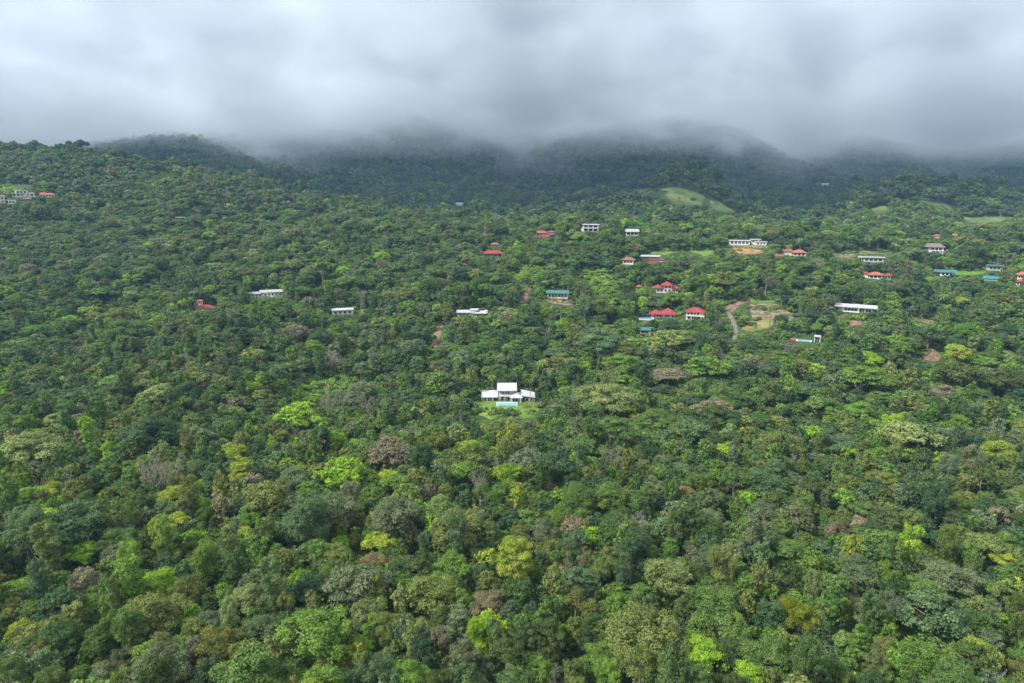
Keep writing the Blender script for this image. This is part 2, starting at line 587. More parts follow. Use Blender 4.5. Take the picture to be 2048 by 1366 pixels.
def road(name, label, line, width, material, dmin=60.0, lift=0.4, wpx=None):
    """a ribbon on the terrain along a pixel line"""
    P_ = []
    for (a, b) in zip(line[:-1], line[1:]):
        m = max(2, int(math.hypot(a[0] - b[0], a[1] - b[1]) / 3))
        for k in range(m):
            t = k / m
            P_.append(hit(a[0] * (1 - t) + b[0] * t, a[1] * (1 - t) + b[1] * t, 0, dmin)[0])
    P_.append(hit(*line[-1], 0, dmin)[0])
    P_ = np.array(P_)[:, :2]
    for _ in range(3):
        P_[1:-1] = (P_[:-2] + 2 * P_[1:-1] + P_[2:]) / 4
    V_, F_ = [], []
    K = 7
    for i in range(len(P_)):
        d = P_[min(i + 1, len(P_) - 1)] - P_[max(i - 1, 0)]
        nrm = np.array([d[1], -d[0]]) / (np.hypot(*d) + 1e-9)
        w = width * (1 + 0.15 * math.sin(i * 1.3))
        for k in range(K):
            q = P_[i] + nrm * w * ((k / (K - 1)) - 0.5)
            V_.append((q[0], q[1], float(height(q[0], q[1])) + CAM_Z + (lift if 0 < k < K - 1 else -0.3)))
    for i in range(len(P_) - 1):
        for k in range(K - 1):
            F_.append((i * K + k, i * K + k + 1, (i + 1) * K + k + 1, (i + 1) * K + k))
    o = mesh_obj(name, V_, F_, material, smooth=True)
    bm = bmesh.new(); bm.from_mesh(o.data)
    if sum(f.normal.z for f in bm.faces) < 0:
        bmesh.ops.reverse_faces(bm, faces=bm.faces)
    bm.to_mesh(o.data); bm.free()
    tag(o, label, None, None, 'structure')
    # keep it in view
    pl, pr = [], []
    for i in range(len(P_)):
        for k, dst in ((0, pl), (K - 1, pr)):
            v = V_[i * K + k]
            dst.append(project(v[0], v[1], v[2] - CAM_Z)[:2])
    for i in range(len(P_) - 1):
        poly_mask([pl[i], pl[i + 1], pr[i + 1], pr[i]], float(P_[i, 1]) - 2)
    return o


# ------------------------------------------------------------------ houses
HOUSE_AT = []
FOOT = []     # ground plans where no tree can stand


class House:
    """x and z are given in photograph pixels at the house's distance, y (away from the camera) in metres"""

    def __init__(s, name, label, px, py, half, depth, yaw=0.0, cat='house', dmin=60.0, soft=None, openpoly=None, d=None):
        p, dd = hit(px, py, 0.0, dmin)
        s.p = p
        s.d = dd
        s.k = dd / FPX
        s.px, s.py = px, py
        s.az = -math.atan2(p[0], p[1]) + R(yaw)
        hw = half * s.k
        c, sn = math.cos(s.az), math.sin(s.az)
        mid = (p[0] - sn * depth / 2, p[1] + c * depth / 2)
        pad(mid[0], mid[1], p[2], hw + 1.0, depth / 2 + 1.5, s.az, soft or max(8.0, depth * 0.9))
        FOOT.append((mid[0], mid[1], hw + 1.0, depth / 2 + 2.0, s.az))
        s.depth = depth
        sh = label
        for c_ in (' with ', ' above ', ' in front ', ' beside ', ' on the ', ' below ', ' half ', ' just ', ' under ', ' at the ', ' deep ', ' next ', ' dug ', ' among ', ' in the '):
            k_ = sh.find(c_)
            if k_ > 0 and len(sh[:k_].split()) > 2:
                sh = sh[:k_]
        HOUSE_AT.append((p[0], p[1], ' '.join(sh.split()[:8])))
        s.o = bpy.data.objects.new(name, None)
        s.o.empty_display_size = 2
        col.objects.link(s.o)
        s.o.location = (p[0], p[1], p[2] + CAM_Z)
        s.o.rotation_euler = (0, 0, s.az)
        tag(s.o, label, cat)

    def open(s, x0, x1, z0, z1):
        """the stretch of picture where the house shows, at its own distance"""
        poly_mask([(s.px + x0, s.py - z0), (s.px + x1, s.py - z0), (s.px + x1, s.py - z1), (s.px + x0, s.py - z1)], s.d + 1.0)

    def add(s, name, vf, m, parent=None):
        return mesh_obj(name, vf[0], vf[1], MT[m] if isinstance(m, str) else m, parent or s.o)

    def box(s, name, x0, x1, z0, z1, y0, y1, m, parent=None):
        k = s.k
        return s.add(name, box_vf(x0 * k, x1 * k, y0, y1, z0 * k, z1 * k), m, parent)

    def wall(s, x0, x1, z0, z1, y0, y1, m='white', sink=3.0):
        k = s.k
        return s.add('wall', box_vf(x0 * k, x1 * k, y0, y1, z0 * k - (sink if z0 == 0 else 0), z1 * k), m)

    def windows(s, x0, x1, n, z0, z1, y, w=None, frame='frame', side=None):
        """n windows spread over a front at local y"""
        k = s.k
        step = (x1 - x0) / n
        w = w or step * 0.68
        for i in range(n):
            c = x0 + step * (i + .5)
            a, b = (c - w / 2) * k, (c + w / 2) * k
            za, zb = z0 * k, z1 * k
            t = min(0.09, (b - a) * 0.12)
            fr = join_vf([box_vf(a, a + t, y - .10, y + .05, za, zb), box_vf(b - t, b, y - .10, y + .05, za, zb),
                          box_vf(a + t, b - t, y - .10, y + .05, zb - t, zb), box_vf(a + t, b - t, y - .10, y + .05, za, za + t),
                          box_vf((a + b) / 2 - t / 3, (a + b) / 2 + t / 3, y - .08, y + .05, za + t, zb - t)])
            o = s.add('window', fr, frame)
            s.add('pane', box_vf(a + t, b - t, y - .03, y + .04, za + t, zb - t), 'glass', o)

    def columns(s, xs, z0, z1, y, w=0.35, m='white'):
        k = s.k
        for x in xs:
            s.add('column', box_vf(x * k - w / 2, x * k + w / 2, y - w / 2, y + w / 2, z0 * k - (2 if z0 == 0 else 0), z1 * k), m)

    def flat(s, x0, x1, z, y0, y1, over=0.6, th=0.45, m='whiteroof', rise=0.0):
        k = s.k
        a, b, c, d = x0 * k - over, x1 * k + over, y0 - over, y1 + over
        h = z * k
        v = [(a, c, h), (b, c, h), (b, d, h + rise), (a, d, h + rise), (a, c, h + th), (b, c, h + th), (b, d, h + th + rise), (a, d, h + th + rise)]
        f = box_vf(0, 1, 0, 1, 0, 1)[1]
        return s.add('roof', (v, f), m)

    def hip(s, x0, x1, z, rise, y0, y1, over=0.7, m='redroof', th=0.25, ridge=None):
        k = s.k
        a, b, c, d = x0 * k - over, x1 * k + over, y0 - over, y1 + over
        h = z * k
        r = rise * k
        lx, ly = b - a, d - c
        ins = min(lx, ly) / 2 * 0.98 if ridge is None else ridge
        my = (c + d) / 2
        mx = (a + b) / 2
        if lx >= ly:
            r0, r1 = (a + ins, my), (b - ins, my)
        else:
            r0, r1 = (mx, c + ins), (mx, d - ins)
        v = [(a, c, h), (b, c, h), (b, d, h), (a, d, h), (a, c, h + th), (b, c, h + th), (b, d, h + th), (a, d, h + th), (r0[0], r0[1], h + th + r), (r1[0], r1[1], h + th + r)]
        f = [(0, 3, 2, 1), (0, 1, 5, 4), (1, 2, 6, 5), (2, 3, 7, 6), (3, 0, 4, 7)]
        if lx >= ly:
            f += [(4, 5, 9, 8), (5, 6, 9), (6, 7, 8, 9), (7, 4, 8)]
        else:
            f += [(4, 5, 8), (5, 6, 9, 8), (6, 7, 9), (7, 4, 8, 9)]
        o = s.add('roof', (v, f), m)
        # ridge tiles
        t = 0.14
        rv = box_vf(min(r0[0], r1[0]) - .1, max(r0[0], r1[0]) + .1, min(r0[1], r1[1]) - t, max(r0[1], r1[1]) + t, h + th + r - .06, h + th + r + .12)
        s.add('ridge_cap', rv, m, o)
        return o

    def gable(s, x0, x1, z, rise, y0, y1, over=0.6, m='redroof', th=0.2, axis='x', wall=None):
        """ridge along x (eaves face the camera) or y (gable end faces the camera)"""
        k = s.k
        a, b, c, d = x0 * k - over, x1 * k + over, y0 - over, y1 + over
        h, r = z * k, rise * k
        if axis == 'x':
            my = (c + d) / 2
            pr = [(c, h), (c, h + th), (my, h + r + th), (d, h + th), (d, h), (my, h + r)]
            v = [(a, y, q) for y, q in pr] + [(b, y, q) for y, q in pr]
        else:
            mx = (a + b) / 2
            pr = [(a, h), (a, h + th), (mx, h + r + th), (b, h + th), (b, h), (mx, h + r)]
            v = [(q0, c, q) for q0, q in pr] + [(q0, d, q) for q0, q in pr]
        f = [(0, 1, 2, 5), (5, 2, 3, 4), (6, 11, 8, 7), (11, 10, 9, 8)] + [(i, (i + 1) % 6, (i + 1) % 6 + 6, i + 6) for i in range(6)]
        o = s.add('roof', (v, f), m)
        bm = bmesh.new(); bm.from_mesh(o.data); bmesh.ops.recalc_face_normals(bm, faces=bm.faces); bm.to_mesh(o.data); bm.free()
        if wall:
            if axis == 'y':
                A, B = x0 * k, x1 * k
                C, D = y0, y1
                tri = [(A, C, h), (B, C, h), ((A + B) / 2, C, h + r * .92), (A, D, h), (B, D, h), ((A + B) / 2, D, h + r * .92)]
            else:
                A, B = x0 * k, x1 * k
                tri = [(A, y0, h), (A, y1, h), (A, (y0 + y1) / 2, h + r * .92), (B, y0, h), (B, y1, h), (B, (y0 + y1) / 2, h + r * .92)]
            s.add('gable_wall', (tri, [(0, 1, 2), (3, 5, 4), (0, 3, 4, 1), (1, 4, 5, 2), (2, 5, 3, 0)]), wall)
        return o

    def railing(s, x0, x1, z, y, h=2.4, m='frame', n=None):
        k = s.k
        a, b = x0 * k, x1 * k
        zz = z * k
        H = h * k if h > 1.5 else h
        H = min(H, 1.1)
        n = n or max(2, int((b - a) / 1.6))
        parts = [box_vf(a, b, y - .04, y + .04, zz + H - .08, zz + H), box_vf(a, b, y - .02, y + .02, zz + H * .5 - .03, zz + H * .5 + .03)]
        for i in range(n + 1):
            x = a + (b - a) * i / n
            parts.append(box_vf(x - .04, x + .04, y - .035, y + .035, zz, zz + H - .08))
        return s.add('railing', join_vf(parts), m)


def build_houses():
    # --- the white house with the pool on its lawn
    h = House('villa', 'white villa of several wings with flat sloping roofs above a blue pool on a lawn', 1015, 807, 56, 16, 0, 'house', soft=14)
    h.open(-55, 57, -1, 26)
    k = h.k
    # rear tall block with the upper room
    h.wall(-17, 13, 0, 22, 6, 13)
    h.flat(-20, 18, 22.0, 3.6, 13.5, 0.3, 0.35, 'whiteroof', 1.6)
    h.windows(-16, 5, 4, 13.5, 21, 6, frame='frame')
    h.windows(-14, 6, 3, 1.5, 8.0, 5.0, frame='darkframe')
    h.wall(-15, 7, 0, 10.5, 5, 6.0, 'white')
    h.box('balcony', -17, 7, 11.0, 12.2, 3.2, 5.9, 'white')
    h.railing(-16.5, 6.5, 12.2, 3.35)
    h.columns((-16, -5, 6), 0, 11.0, 3.5, 0.3)
    # pavilion in front on the other side
    h.wall(8, 26, 0, 10, 2.5, 8.0)
    h.windows(9.5, 21, 2, 1.5, 8.0, 2.5, frame='darkframe')
    h.hip(8, 27, 10.2, 7.0, 1.5, 9.0, 0.9, 'whiteroof')
    h.columns((8.5, 26.5), 0, 10.2, 0.9, 0.45)
    # low wing with a sloping roof
    h.wall(-50, -17.5, 0, 8.5, 5.0, 11)
    h.windows(-48, -30, 3, 2, 7, 5.0, w=3.6)
    h.windows(-28, -19, 2, 0.8, 7.6, 5.0, w=3.9, frame='darkframe')
    h.flat(-53, -19, 8.9, 3.0, 12, 0.0, 0.3, 'whiteroof', 1.5)
    h.columns((-52, -41, -30), 0, 8.9, 3.3, 0.25)
    # other wing: roof falling outwards
    h.wall(29, 53, 0, 7.0, 5.0, 11)
    h.windows(30, 42, 2, 0.8, 6.0, 5.0, w=4.6, frame='darkframe')
    h.windows(44, 52, 1, 2.0, 6.0, 5.0, w=3.6)
    a, b = 27 * k, 56 * k
    v = [(a, 3.4, 11.8 * k), (b, 3.4, 7.6 * k), (b, 12.2, 9.6 * k), (a, 12.2, 15.6 * k)]
    v += [(x, y, z + .35) for x, y, z in v]
    h.add('roof', (v, box_vf(0, 1, 0, 1, 0, 1)[1]), 'whiteroof')
    h.columns((54, 45, 36), 0, 7.6, 3.9, 0.25)
    h.box('terrace', -24, 31, -2.5, 0.6, -3.2, 2.2, 'concrete')
    # the pool
    q = House('swimming_pool', 'turquoise infinity pool with white rim in front of the white villa', 1014, 813.5, 22, 4.5, 0, 'pool', soft=5)
    q.open(-22, 22, -1, 7)
    kk = q.k
    q.box('basin', -21, 21, -6, 3.6, -0.2, 4.6, 'white')
    q.box('rim', -21.6, 21.6, 3.65, 4.1, 4.2, 5.0, 'white')
    w = q.box('water', -20, 20, 3.62, 3.85, 0.1, 4.2, 'water')
    q.box('spillway', -17, 17, -1.0, 3.55, -0.34, -0.22, 'water')

    # --- long white house with a single-pitch roof on the hillside
    h = House('bungalow', 'long white bungalow with a low pitched pale roof and five windows among palms', 536, 595, 33, 9, 6)
    h.open(-32, 30, 2, 14)
    h.wall(-10, 28, 0, 9.5, 0, 8); h.windows(-8, 27, 5, 3.5, 8, 0, w=3.6)
    h.flat(-12, 29, 9.8, -.5, 8.5, .5, .35, 'greyroof', 1.0)
    h.wall(-32, -11, 0, 7.6, 1, 8); h.windows(-30, -12, 3, 2.5, 6.5, 1, w=4)
    h.flat(-34, -11.5, 8.0, .4, 8.6, .4, .35, 'greyroof', .6)
    h.box('terrace', -8, 14, -4, 1.2, -4, -.1, 'white'); h.railing(-8, 14, 1.2, -3.9)
    # --- red roofed house with a lookout tower
    h = House('house', 'red tin roofed house with a small pale lookout tower in the forest', 407, 619, 18, 9, -8)
    h.open(-17, 17, 1, 19)
    h.wall(-14, 15, 0, 3, 0, 8, 'cream'); h.hip(-15, 17, 3, 5, 0, 8, .8, 'redroof')
    h.wall(-11, -3, 0, 15, 5, 8.2, 'cream'); h.windows(-10, -4, 2, 10.5, 14, 5, w=2.2); h.hip(-12.5, -1.5, 15.2, 3.2, 4.4, 8.8, .4, 'fadedroof')
    # --- small white house
    h = House('house', 'small white flat roofed house with four dark windows beside an orange earth mound', 686, 629, 22, 8, 3)
    h.open(-21, 21, 1, 12)
    h.wall(-20, 20, 0, 8, 0, 7, 'white'); h.windows(-19, 18, 4, 2, 7, 0, w=5.5, frame='frame'); h.flat(-21, 21, 8.3, -.8, 7.5, .3, .5, 'whiteroof', .5)
    # --- modern white multi level
    h = House('modern_house', 'white modern house with stepped flat roofs above a red dirt track', 943, 634, 33, 11, -4)
    h.open(-31, 32, 3, 14)
    h.wall(-28, 2, 0, 8, 1, 9, 'white'); h.windows(-26, -4, 3, 2.5, 7, 1, w=5)
    h.flat(-31, 4, 8.3, -.6, 10, .2, .5, 'whiteroof', .3)
    h.wall(3, 26, 0, 6.5, 0, 9, 'greywall'); h.windows(5, 22, 3, 1.5, 5.5, 0, w=4); h.flat(0, 31, 6.8, -1, 10, .2, .45, 'whiteroof', .4)
    h.wall(-2, 10, 8.4, 12, 4, 9, 'white'); h.flat(-3, 12, 12.1, 3.6, 9.4, .3, .35, 'whiteroof', .2)
    h.wall(26.3, 31, 0, 11, 3, 8, 'white')
    # --- teal long roof
    h = House('house', 'long low house with a teal metal roof above bare brown banks', 1115, 597, 24, 8, -6)
    h.open(-22, 23, 2, 18)
    h.wall(-20, 20, 0, 10, 0, 7, 'cream'); h.windows(-19, 19, 6, 3, 9, 0, w=4); h.gable(-22, 22, 10.5, 5, -1.5, 8, .3, 'tealroof', axis='x')
    h.columns((-21, -7, 7, 21), 0, 10.5, -1.2, .3, 'wood')
    # --- red roofed pair on the crest
    h = House('house', 'two tier red roofed house half hidden by trees below the ridge crest', 1090, 478, 20, 9, 8)
    h.open(-18, 20, 3, 18)
    h.wall(-18, 4, 0, 11, 2, 9, 'cream'); h.windows(-17, 3, 3, 6.5, 10.5, 2, w=4.5); h.hip(-20, 6, 11.2, 5, 1.2, 9.6, .5, 'fadedroof')
    h.wall(-8, 9, 0, 4.5, -3, 1.8, 'cream'); h.hip(-9, 10, 4.7, 4, -3.6, 1.9, .4, 'redroof'); h.wall(8, 20, 8, 13, 3, 9, 'cream', ); h.hip(6.5, 22, 13.2, 2.5, 2.5, 9.5, .4, 'fadedroof')
    h.columns((-18, -9), 0, 6, 1.7, .35)
    # --- red hip with columns
    h = House('house', 'red hip roofed house with a row of white porch columns', 985, 514, 24, 9, 0)
    h.open(-22, 23, 2, 14)
    h.wall(-16, 18, 0, 6, 2.5, 9, 'greywall'); h.windows(-15, 17, 4, 1, 5, 2.5, w=5, frame='darkframe'); h.hip(-18, 21, 6.5, 6, 0, 9.5, .7, 'redroof')
    h.columns((-17, -10, -3, 4, 11, 18), 0, 6.5, .1, .35); h.wall(-24, -17.5, 0, 3.5, 2, 7, 'cream'); h.gable(-25, -17, 3.8, 3, 1.5, 7.5, .3, 'fadedroof')
    h = House('garden_pavilion', 'small red roofed pavilion just above the house with white porch columns', 990, 493, 10, 6, 0, 'pavilion')
    h.open(-9, 9, 2, 8)
    h.columns((-7, 7), 0, 4, .3, .3); h.wall(-7, 7, 0, 3.8, 2, 5, 'cream'); h.hip(-8.5, 8.5, 4, 3.2, 0, 6, .4, 'orangeroof')
    # --- white open fronted two storey house on the crest
    h = House('house', 'boxy white two storey house with open balconies on the ridge crest', 1180, 463, 18, 9, -12)
    h.open(-17, 18, 0, 16)
    h.wall(-15, 16, 0, 13, 2.2, 9, 'white'); h.windows(-14, 15, 3, 1, 5.6, 2.2, w=7, frame='darkframe'); h.windows(-14, 15, 3, 7.6, 12, 2.2, w=7, frame='darkframe')
    h.box('balcony', -15.5, 16.5, 6.1, 7.0, 0, 2.15, 'white'); h.railing(-15.5, 16.5, 7.0, .1); h.columns((-15, -4.5, 6, 16), 0, 13, .2, .35)
    h.flat(-16, 17, 13.1, -.2, 9, .4, .45, 'whiteroof', .4); h.wall(-19, -15.2, 0, 6, 3, 8, 'white')
    # --- grey roof house on the crest
    h = House('house', 'white house with a grey gabled roof on the ridge crest', 1264, 471, 15, 8, 10)
    h.open(-14, 14, 1, 13)
    h.wall(-12, 13, 0, 7, 0, 7, 'white'); h.windows(-11, 12, 3, 1.5, 6, 0, w=5.5, frame='darkframe'); h.gable(-13.5, 14, 7.2, 5, -1, 8, .3, 'greyroof', axis='x', wall='white')
    # --- the long white pair by the lawn
    h = House('house', 'long white flat roofed house with five windows above an orange earth cut', 1478, 490, 21, 8, 0, soft=5)
    h.open(-20, 21, -1, 10)
    h.wall(-19, 20, 0, 8, 0, 7, 'white'); h.windows(-17, 19, 5, 2.2, 7, 0, w=5, frame='frame'); h.flat(-20, 21, 8.2, -.6, 7.4, .2, .4, 'whiteroof', .3)
    h = House('house', 'low white house with overlapping flat roofs beside the long five windowed one', 1518, 490, 17, 8, 0, soft=5)
    h.open(-16, 16, 0, 12)
    h.wall(-15, 0, 0, 10, 3, 8, 'white'); h.flat(-17, 3, 10.3, 2.2, 8.6, .2, .35, 'whiteroof', .2); h.windows(-14, -2, 2, 5, 9, 3, w=4, frame='darkframe')
    h.wall(-7, 14, 0, 5.6, 0, 2.8, 'white'); h.flat(-8, 16, 5.8, -.5, 2.7, .1, .35, 'whiteroof', .2); h.windows(-5, 13, 3, 1.2, 4.6, 0, w=4, frame='frame')
    # --- small red roof left of the dark house
    h = House('house', 'small two storey house with a faded red roof ending a green hedge line', 1256, 529, 15, 8, -6)
    h.open(-14, 14, 2, 15)
    h.wall(-10, 10, 0, 8.5, 0, 7, 'cream'); h.windows(-9, 9, 3, 3, 7.5, 0, w=3.5); h.hip(-14, 13, 8.8, 5, -1, 8, .5, 'fadedroof'); h.columns((-10, 10), 0, 8.8, -.8, .35)
    # --- dark roofed house
    h = House('house', 'dark grey roofed open house with a red wall under the sloping lawn', 1310, 525, 30, 8, -10)
    h.open(-28, 22, 2, 15)
    h.flat(-30, 8, 11, 0, 7, .3, .35, 'greyroof', 1.0); h.columns((-28, -16, -5, 7), 0, 11, .3, .3, 'wood'); h.wall(-26, 6, 0, 10.8, 4, 7, 'greywall')
    h.wall(-12, 16, 0, 6, -2, 1.0, surf('red_painted_wall', (0.33, 0.06, 0.06), .7, .1)); h.flat(-13, 18, 6.2, -2.4, 1.2, .2, .3, 'brownroof', .4); h.flat(8, 28, 2.2, -3, 2, .1, .3, 'greyroof', .2); h.wall(9, 27, 0, 2, -2, 1.8, 'greywall')
    # --- red multi roof villa
    h = House('villa', 'white villa with three stepped red roofs above garden terraces', 1333, 586, 27, 11, 4)
    h.open(-26, 26, 1, 23)
    h.wall(-20, 23, 0, 9, 1, 10, 'white'); h.windows(-19, 0, 3, 2, 7.5, 1, w=4); h.windows(12, 23, 2, 2, 7.5, 1, w=3.6)
    h.wall(-6, 10, 0, 14, .2, 9.5, 'white'); h.windows(-5, 9, 2, 2, 7.5, .2, w=5); h.windows(-5, 9, 2, 10, 13.5, .2, w=4.5)
    h.hip(-9, 11, 14.3, 7.5, -.4, 10, .6, 'redroof'); h.hip(-26, -6.5, 9.2, 5.5, 0, 10.5, .5, 'redroof'); h.hip(10.8, 25, 9.2, 4.2, 0, 10.5, .5, 'redroof')
    h.railing(-19, 22, 0.3, .2)
    h = House('garden_pavilion', 'tiny red roofed pavilion beside the villa with three stepped red roofs', 1278, 578, 7, 5, 0, 'pavilion')
    h.open(-6, 6, 2, 9)
    h.columns((-5, 5), 0, 4, .3, .25); h.wall(-4.5, 4.5, 0, 3.8, 2, 4, 'cream'); h.hip(-6, 6, 4.1, 3.4, 0, 4.5, .3, 'orangeroof')
    # --- big red hip villa + pool
    h = House('villa', 'low white villa under a broad bright red hip roof beside a blue pool', 1327, 636, 27, 14, 10)
    h.open(-27, 27, 2, 21)
    h.wall(0, 24, 0, 6.5, 0, 11, 'white'); h.windows(2, 12, 2, 1.5, 5.5, 0, w=3.5, frame='darkframe'); h.windows(14, 24, 1, 1.5, 5.5, 0, w=6)
    h.hip(-3, 26, 6.8, 11, -.6, 12, .8, 'redroof')
    h.wall(-22, 0, 0, 6.0, 3, 11, 'white'); h.windows(-20, -2, 3, 1.5, 5.2, 3, w=4, frame='darkframe'); h.hip(-25, 1, 6.1, 8, 2, 12, .7, 'redroof')
    q = House('swimming_pool', 'deep blue pool with white surround beside the broad red hip roof', 1292, 640, 15, 6, 0, 'pool', soft=4)
    q.open(-14, 14, 0, 7)
    q.box('basin', -14, 15, -4, 2.0, 0, 6.5, 'white'); q.box('water', -12, 11, 2.05, 2.3, .8, 5.2, 'deepwater')
    # --- two storey red hip
    h = House('house', 'white two storey house with a red hip roof and round porch', 1388, 640, 22, 10, -8)
    h.open(-20, 21, 3, 25)
    h.wall(-16, 16, 0, 15, 1, 9.5, 'white'); h.windows(-15, 10, 4, 9.5, 14, 1, w=3.6, frame='darkframe'); h.windows(-15, 12, 4, 2, 7, 1, w=4, frame='darkframe')
    h.hip(-18, 18, 15.2, 8.5, 0, 10.5, .7, 'redroof'); h.box('balcony', -16, 20, 8, 8.9, -1.6, .9, 'white'); h.columns((-15, -5, 5, 14, 19.5), 0, 8, -1.3, .35); h.railing(-16, 20, 8.9, -1.5)
    # --- teal tower house
    h = House('house', 'narrow two storey house with a flat teal roof deep among trees', 1290, 677, 11, 6, 0)
    h.open(-11, 11, 4, 21)
    h.wall(-8, 7, 0, 16, 1.5, 6, 'cream'); h.windows(-7, 6, 2, 9, 14.5, 1.5, w=5, frame='darkframe'); h.windows(-7, 6, 2, 2, 7, 1.5, w=5, frame='darkframe')
    h.box('balcony', -9, 8, 7.6, 8.4, 0, 1.45, 'wood'); h.railing(-9, 8, 8.4, .1, m='white'); h.columns((-9.5, 8.5), 0, 16.3, .2, .4); h.flat(-11, 10, 16.4, -.5, 6.5, .2, .4, 'tealroof', .8)
    # --- clay roof house
    h = House('house', 'white house with a clay tile roof at the head of the wooded spur', 1592, 512, 24, 9, 6)
    h.open(-8, 22, 1, 16)
    h.wall(-6, 18, 0, 6, 0, 8, 'cream'); h.windows(-5, 17, 3, 1.5, 5.2, 0, w=4.5, frame='darkframe'); h.hip(-8, 20, 6.2, 5.5, -.6, 9, .5, 'orangeroof'); h.wall(-22, -7, 0, 8, 4, 9, 'cream'); h.hip(-24, -4, 8.2, 5, 3.4, 9.6, .5, 'fadedroof')
    h = House('shed', 'low clay roofed shed under palms below the clay roofed house', 1558, 516, 8, 5, 0, 'shed')
    h.open(-7, 7, 2, 8)
    h.wall(-6, 6, 0, 3.5, .5, 4, 'cream'); h.gable(-7.5, 7.5, 3.6, 3, 0, 4.6, .3, 'fadedroof')
    # --- grey modern
    h = House('house', 'grey flat roofed house dug into a pale levelled hillside plot', 1742, 524, 25, 8, 0)
    h.open(-24, 24, 1, 16)
    h.wall(-14, 22, 0, 8, 0, 7, 'greywall'); h.windows(-12, 20, 4, 2, 7, 0, w=6, frame='frame'); h.flat(-24, 24, 8.5, -1.2, 7.5, .2, .45, 'greyroof', .3); h.columns((-23, -17), 0, 8.4, -.8, .3)
    h.box('terrace_wall', -20, 4, -4, -.6, -4.5, -4.1, 'white')
    # --- red roofed and gazebo
    h = House('house', 'white house with a red tile roof next to a matching round gazebo', 1746, 557, 19, 8, 4)
    h.open(-18, 18, 1, 15)
    h.wall(-8, 16, 0, 6.5, 0, 7, 'white'); h.windows(-6, 15, 3, 1.2, 5.5, 0, w=5, frame='darkframe'); h.hip(-10, 18, 6.8, 5.5, -.8, 8, .5, 'orangeroof'); h.wall(-17, -8.5, 0, 8, 3, 8, 'cream'); h.hip(-19, -7, 8.2, 4, 2.5, 8.5, .4, 'redroof')
    h = House('gazebo', 'red roofed open gazebo next to the white house with red tiles', 1775, 559, 8, 5, 0, 'gazebo')
    h.open(-7, 8, 2, 12)
    h.columns((-5, 0, 5), 0, 7, .4, .25); h.columns((-5, 5), 0, 7, 4, .25); h.hip(-7, 7, 7, 4.5, 0, 4.5, .4, 'redroof'); h.box('floor_slab', -6.5, 6.5, 0, .6, 0, 4.4, 'concrete')
    # --- long white flat roof
    h = House('modern_house', 'very long white flat roofed house with glass front and white terrace above a red bank', 1712, 624, 41, 9, -5)
    h.open(-40, 40, -1, 14)
    h.wall(-34, 38, 0, 7, 1.5, 8.5, 'white'); h.windows(-22, 2, 4, 1.2, 6.4, 1.5, w=5, frame='darkframe'); h.windows(5, 37, 6, 1.5, 6, 1.5, w=3.8, frame='darkframe')
    h.flat(-40, 40, 8.5, -.8, 9.2, .2, .5, 'whiteroof', 1.1); h.columns((-38, -24, 4, 16, 28, 39), 0, 8.5, -.3, .3); h.box('terrace', -23, 6, -6, .8, -3, .9, 'white')
    # --- pool house
    h = House('pool_house', 'small white framed cabin at the end of a hillside pool', 1632, 683, 9, 5, 0)
    h.open(-9, 9, 0, 12)
    h.wall(-2, 6, 0, 8.5, 1, 4.5, 'darkframe'); h.columns((-3, 7), 0, 9, .3, .5); h.flat(-4, 8, 9, -.2, 5, .1, .5, 'whiteroof', .1); h.windows(-1, 5, 1, 1.5, 7.5, 1, w=4)
    q = House('swimming_pool', 'pale blue hillside pool with red tiled terrace beside the white framed cabin', 1605, 683, 20, 6, 0, 'pool', soft=5)
    q.open(-18, 18, -1, 9)
    q.box('basin', -12, 17, -6, 1.6, 0, 5, 'white'); q.box('water', -10, 15, 1.65, 1.9, .6, 4.4, 'water'); q.box('terrace', -24, -12.3, -4, 2.2, .5, 6, 'orangeroof'); q.box('spillway', -9, 12, -.8, 1.5, -.12, -.02, 'water')
    # --- white arch house, far plateau
    h = House('house', 'white house with broad brown hip roof and pale arcade on the far plateau', 1872, 508, 24, 10, 0)
    h.open(-24, 14, 3, 24)
    h.wall(-14, 12, 0, 13, 1, 9, 'white'); h.windows(-10, 10, 3, 7, 12, 1, w=4.5, frame='darkframe'); h.hip(-25, 14, 13.2, 7, -.5, 10, .6, 'brownroof'); h.columns((-8, -1, 6, 11), 0, 8, -.8, .5); h.box('balcony', -9, 13, 6.3, 7.2, -1.2, .9, 'white'); h.wall(-22, -15, 4, 10, 2, 8, 'cream')
    h = House('a_frame_cabin', 'dark A-frame cabin with pale gable edge beside the brown hip roofed house', 1893, 511, 8, 6, 0, 'cabin')
    h.open(-7, 7, 4, 13)
    h.wall(-3.5, 3.5, 0, 4, .6, 5, 'darkframe'); h.gable(-6.5, 6.5, .4, 11, 0, 6, .1, 'whiteroof', axis='y', wall='darkframe')
    h = House('house', 'far small house with pale brown hip roof behind the plateau trees', 1873, 477, 10, 7, 0)
    h.open(-9, 9, 3, 9); h.wall(-7, 7, 0, 4, 0, 6, 'white'); h.hip(-8.5, 8.5, 4.2, 3.5, -.4, 6.5, .4, 'fadedroof')
    h = House('house', 'far small house with an orange roof behind the plateau trees', 1911, 475, 8, 6, 0)
    h.open(-7, 7, 3, 7); h.wall(-5, 6, 0, 3.5, 0, 5, 'white'); h.gable(-6.5, 7, 3.6, 3.4, -.4, 5.5, .3, 'orangeroof')
    # --- teal roofs on the right
    h = House('house', 'white house with a wide low teal roof beside an open lawn', 1889, 552, 20, 8, -4)
    h.open(-19, 19, 1, 13)
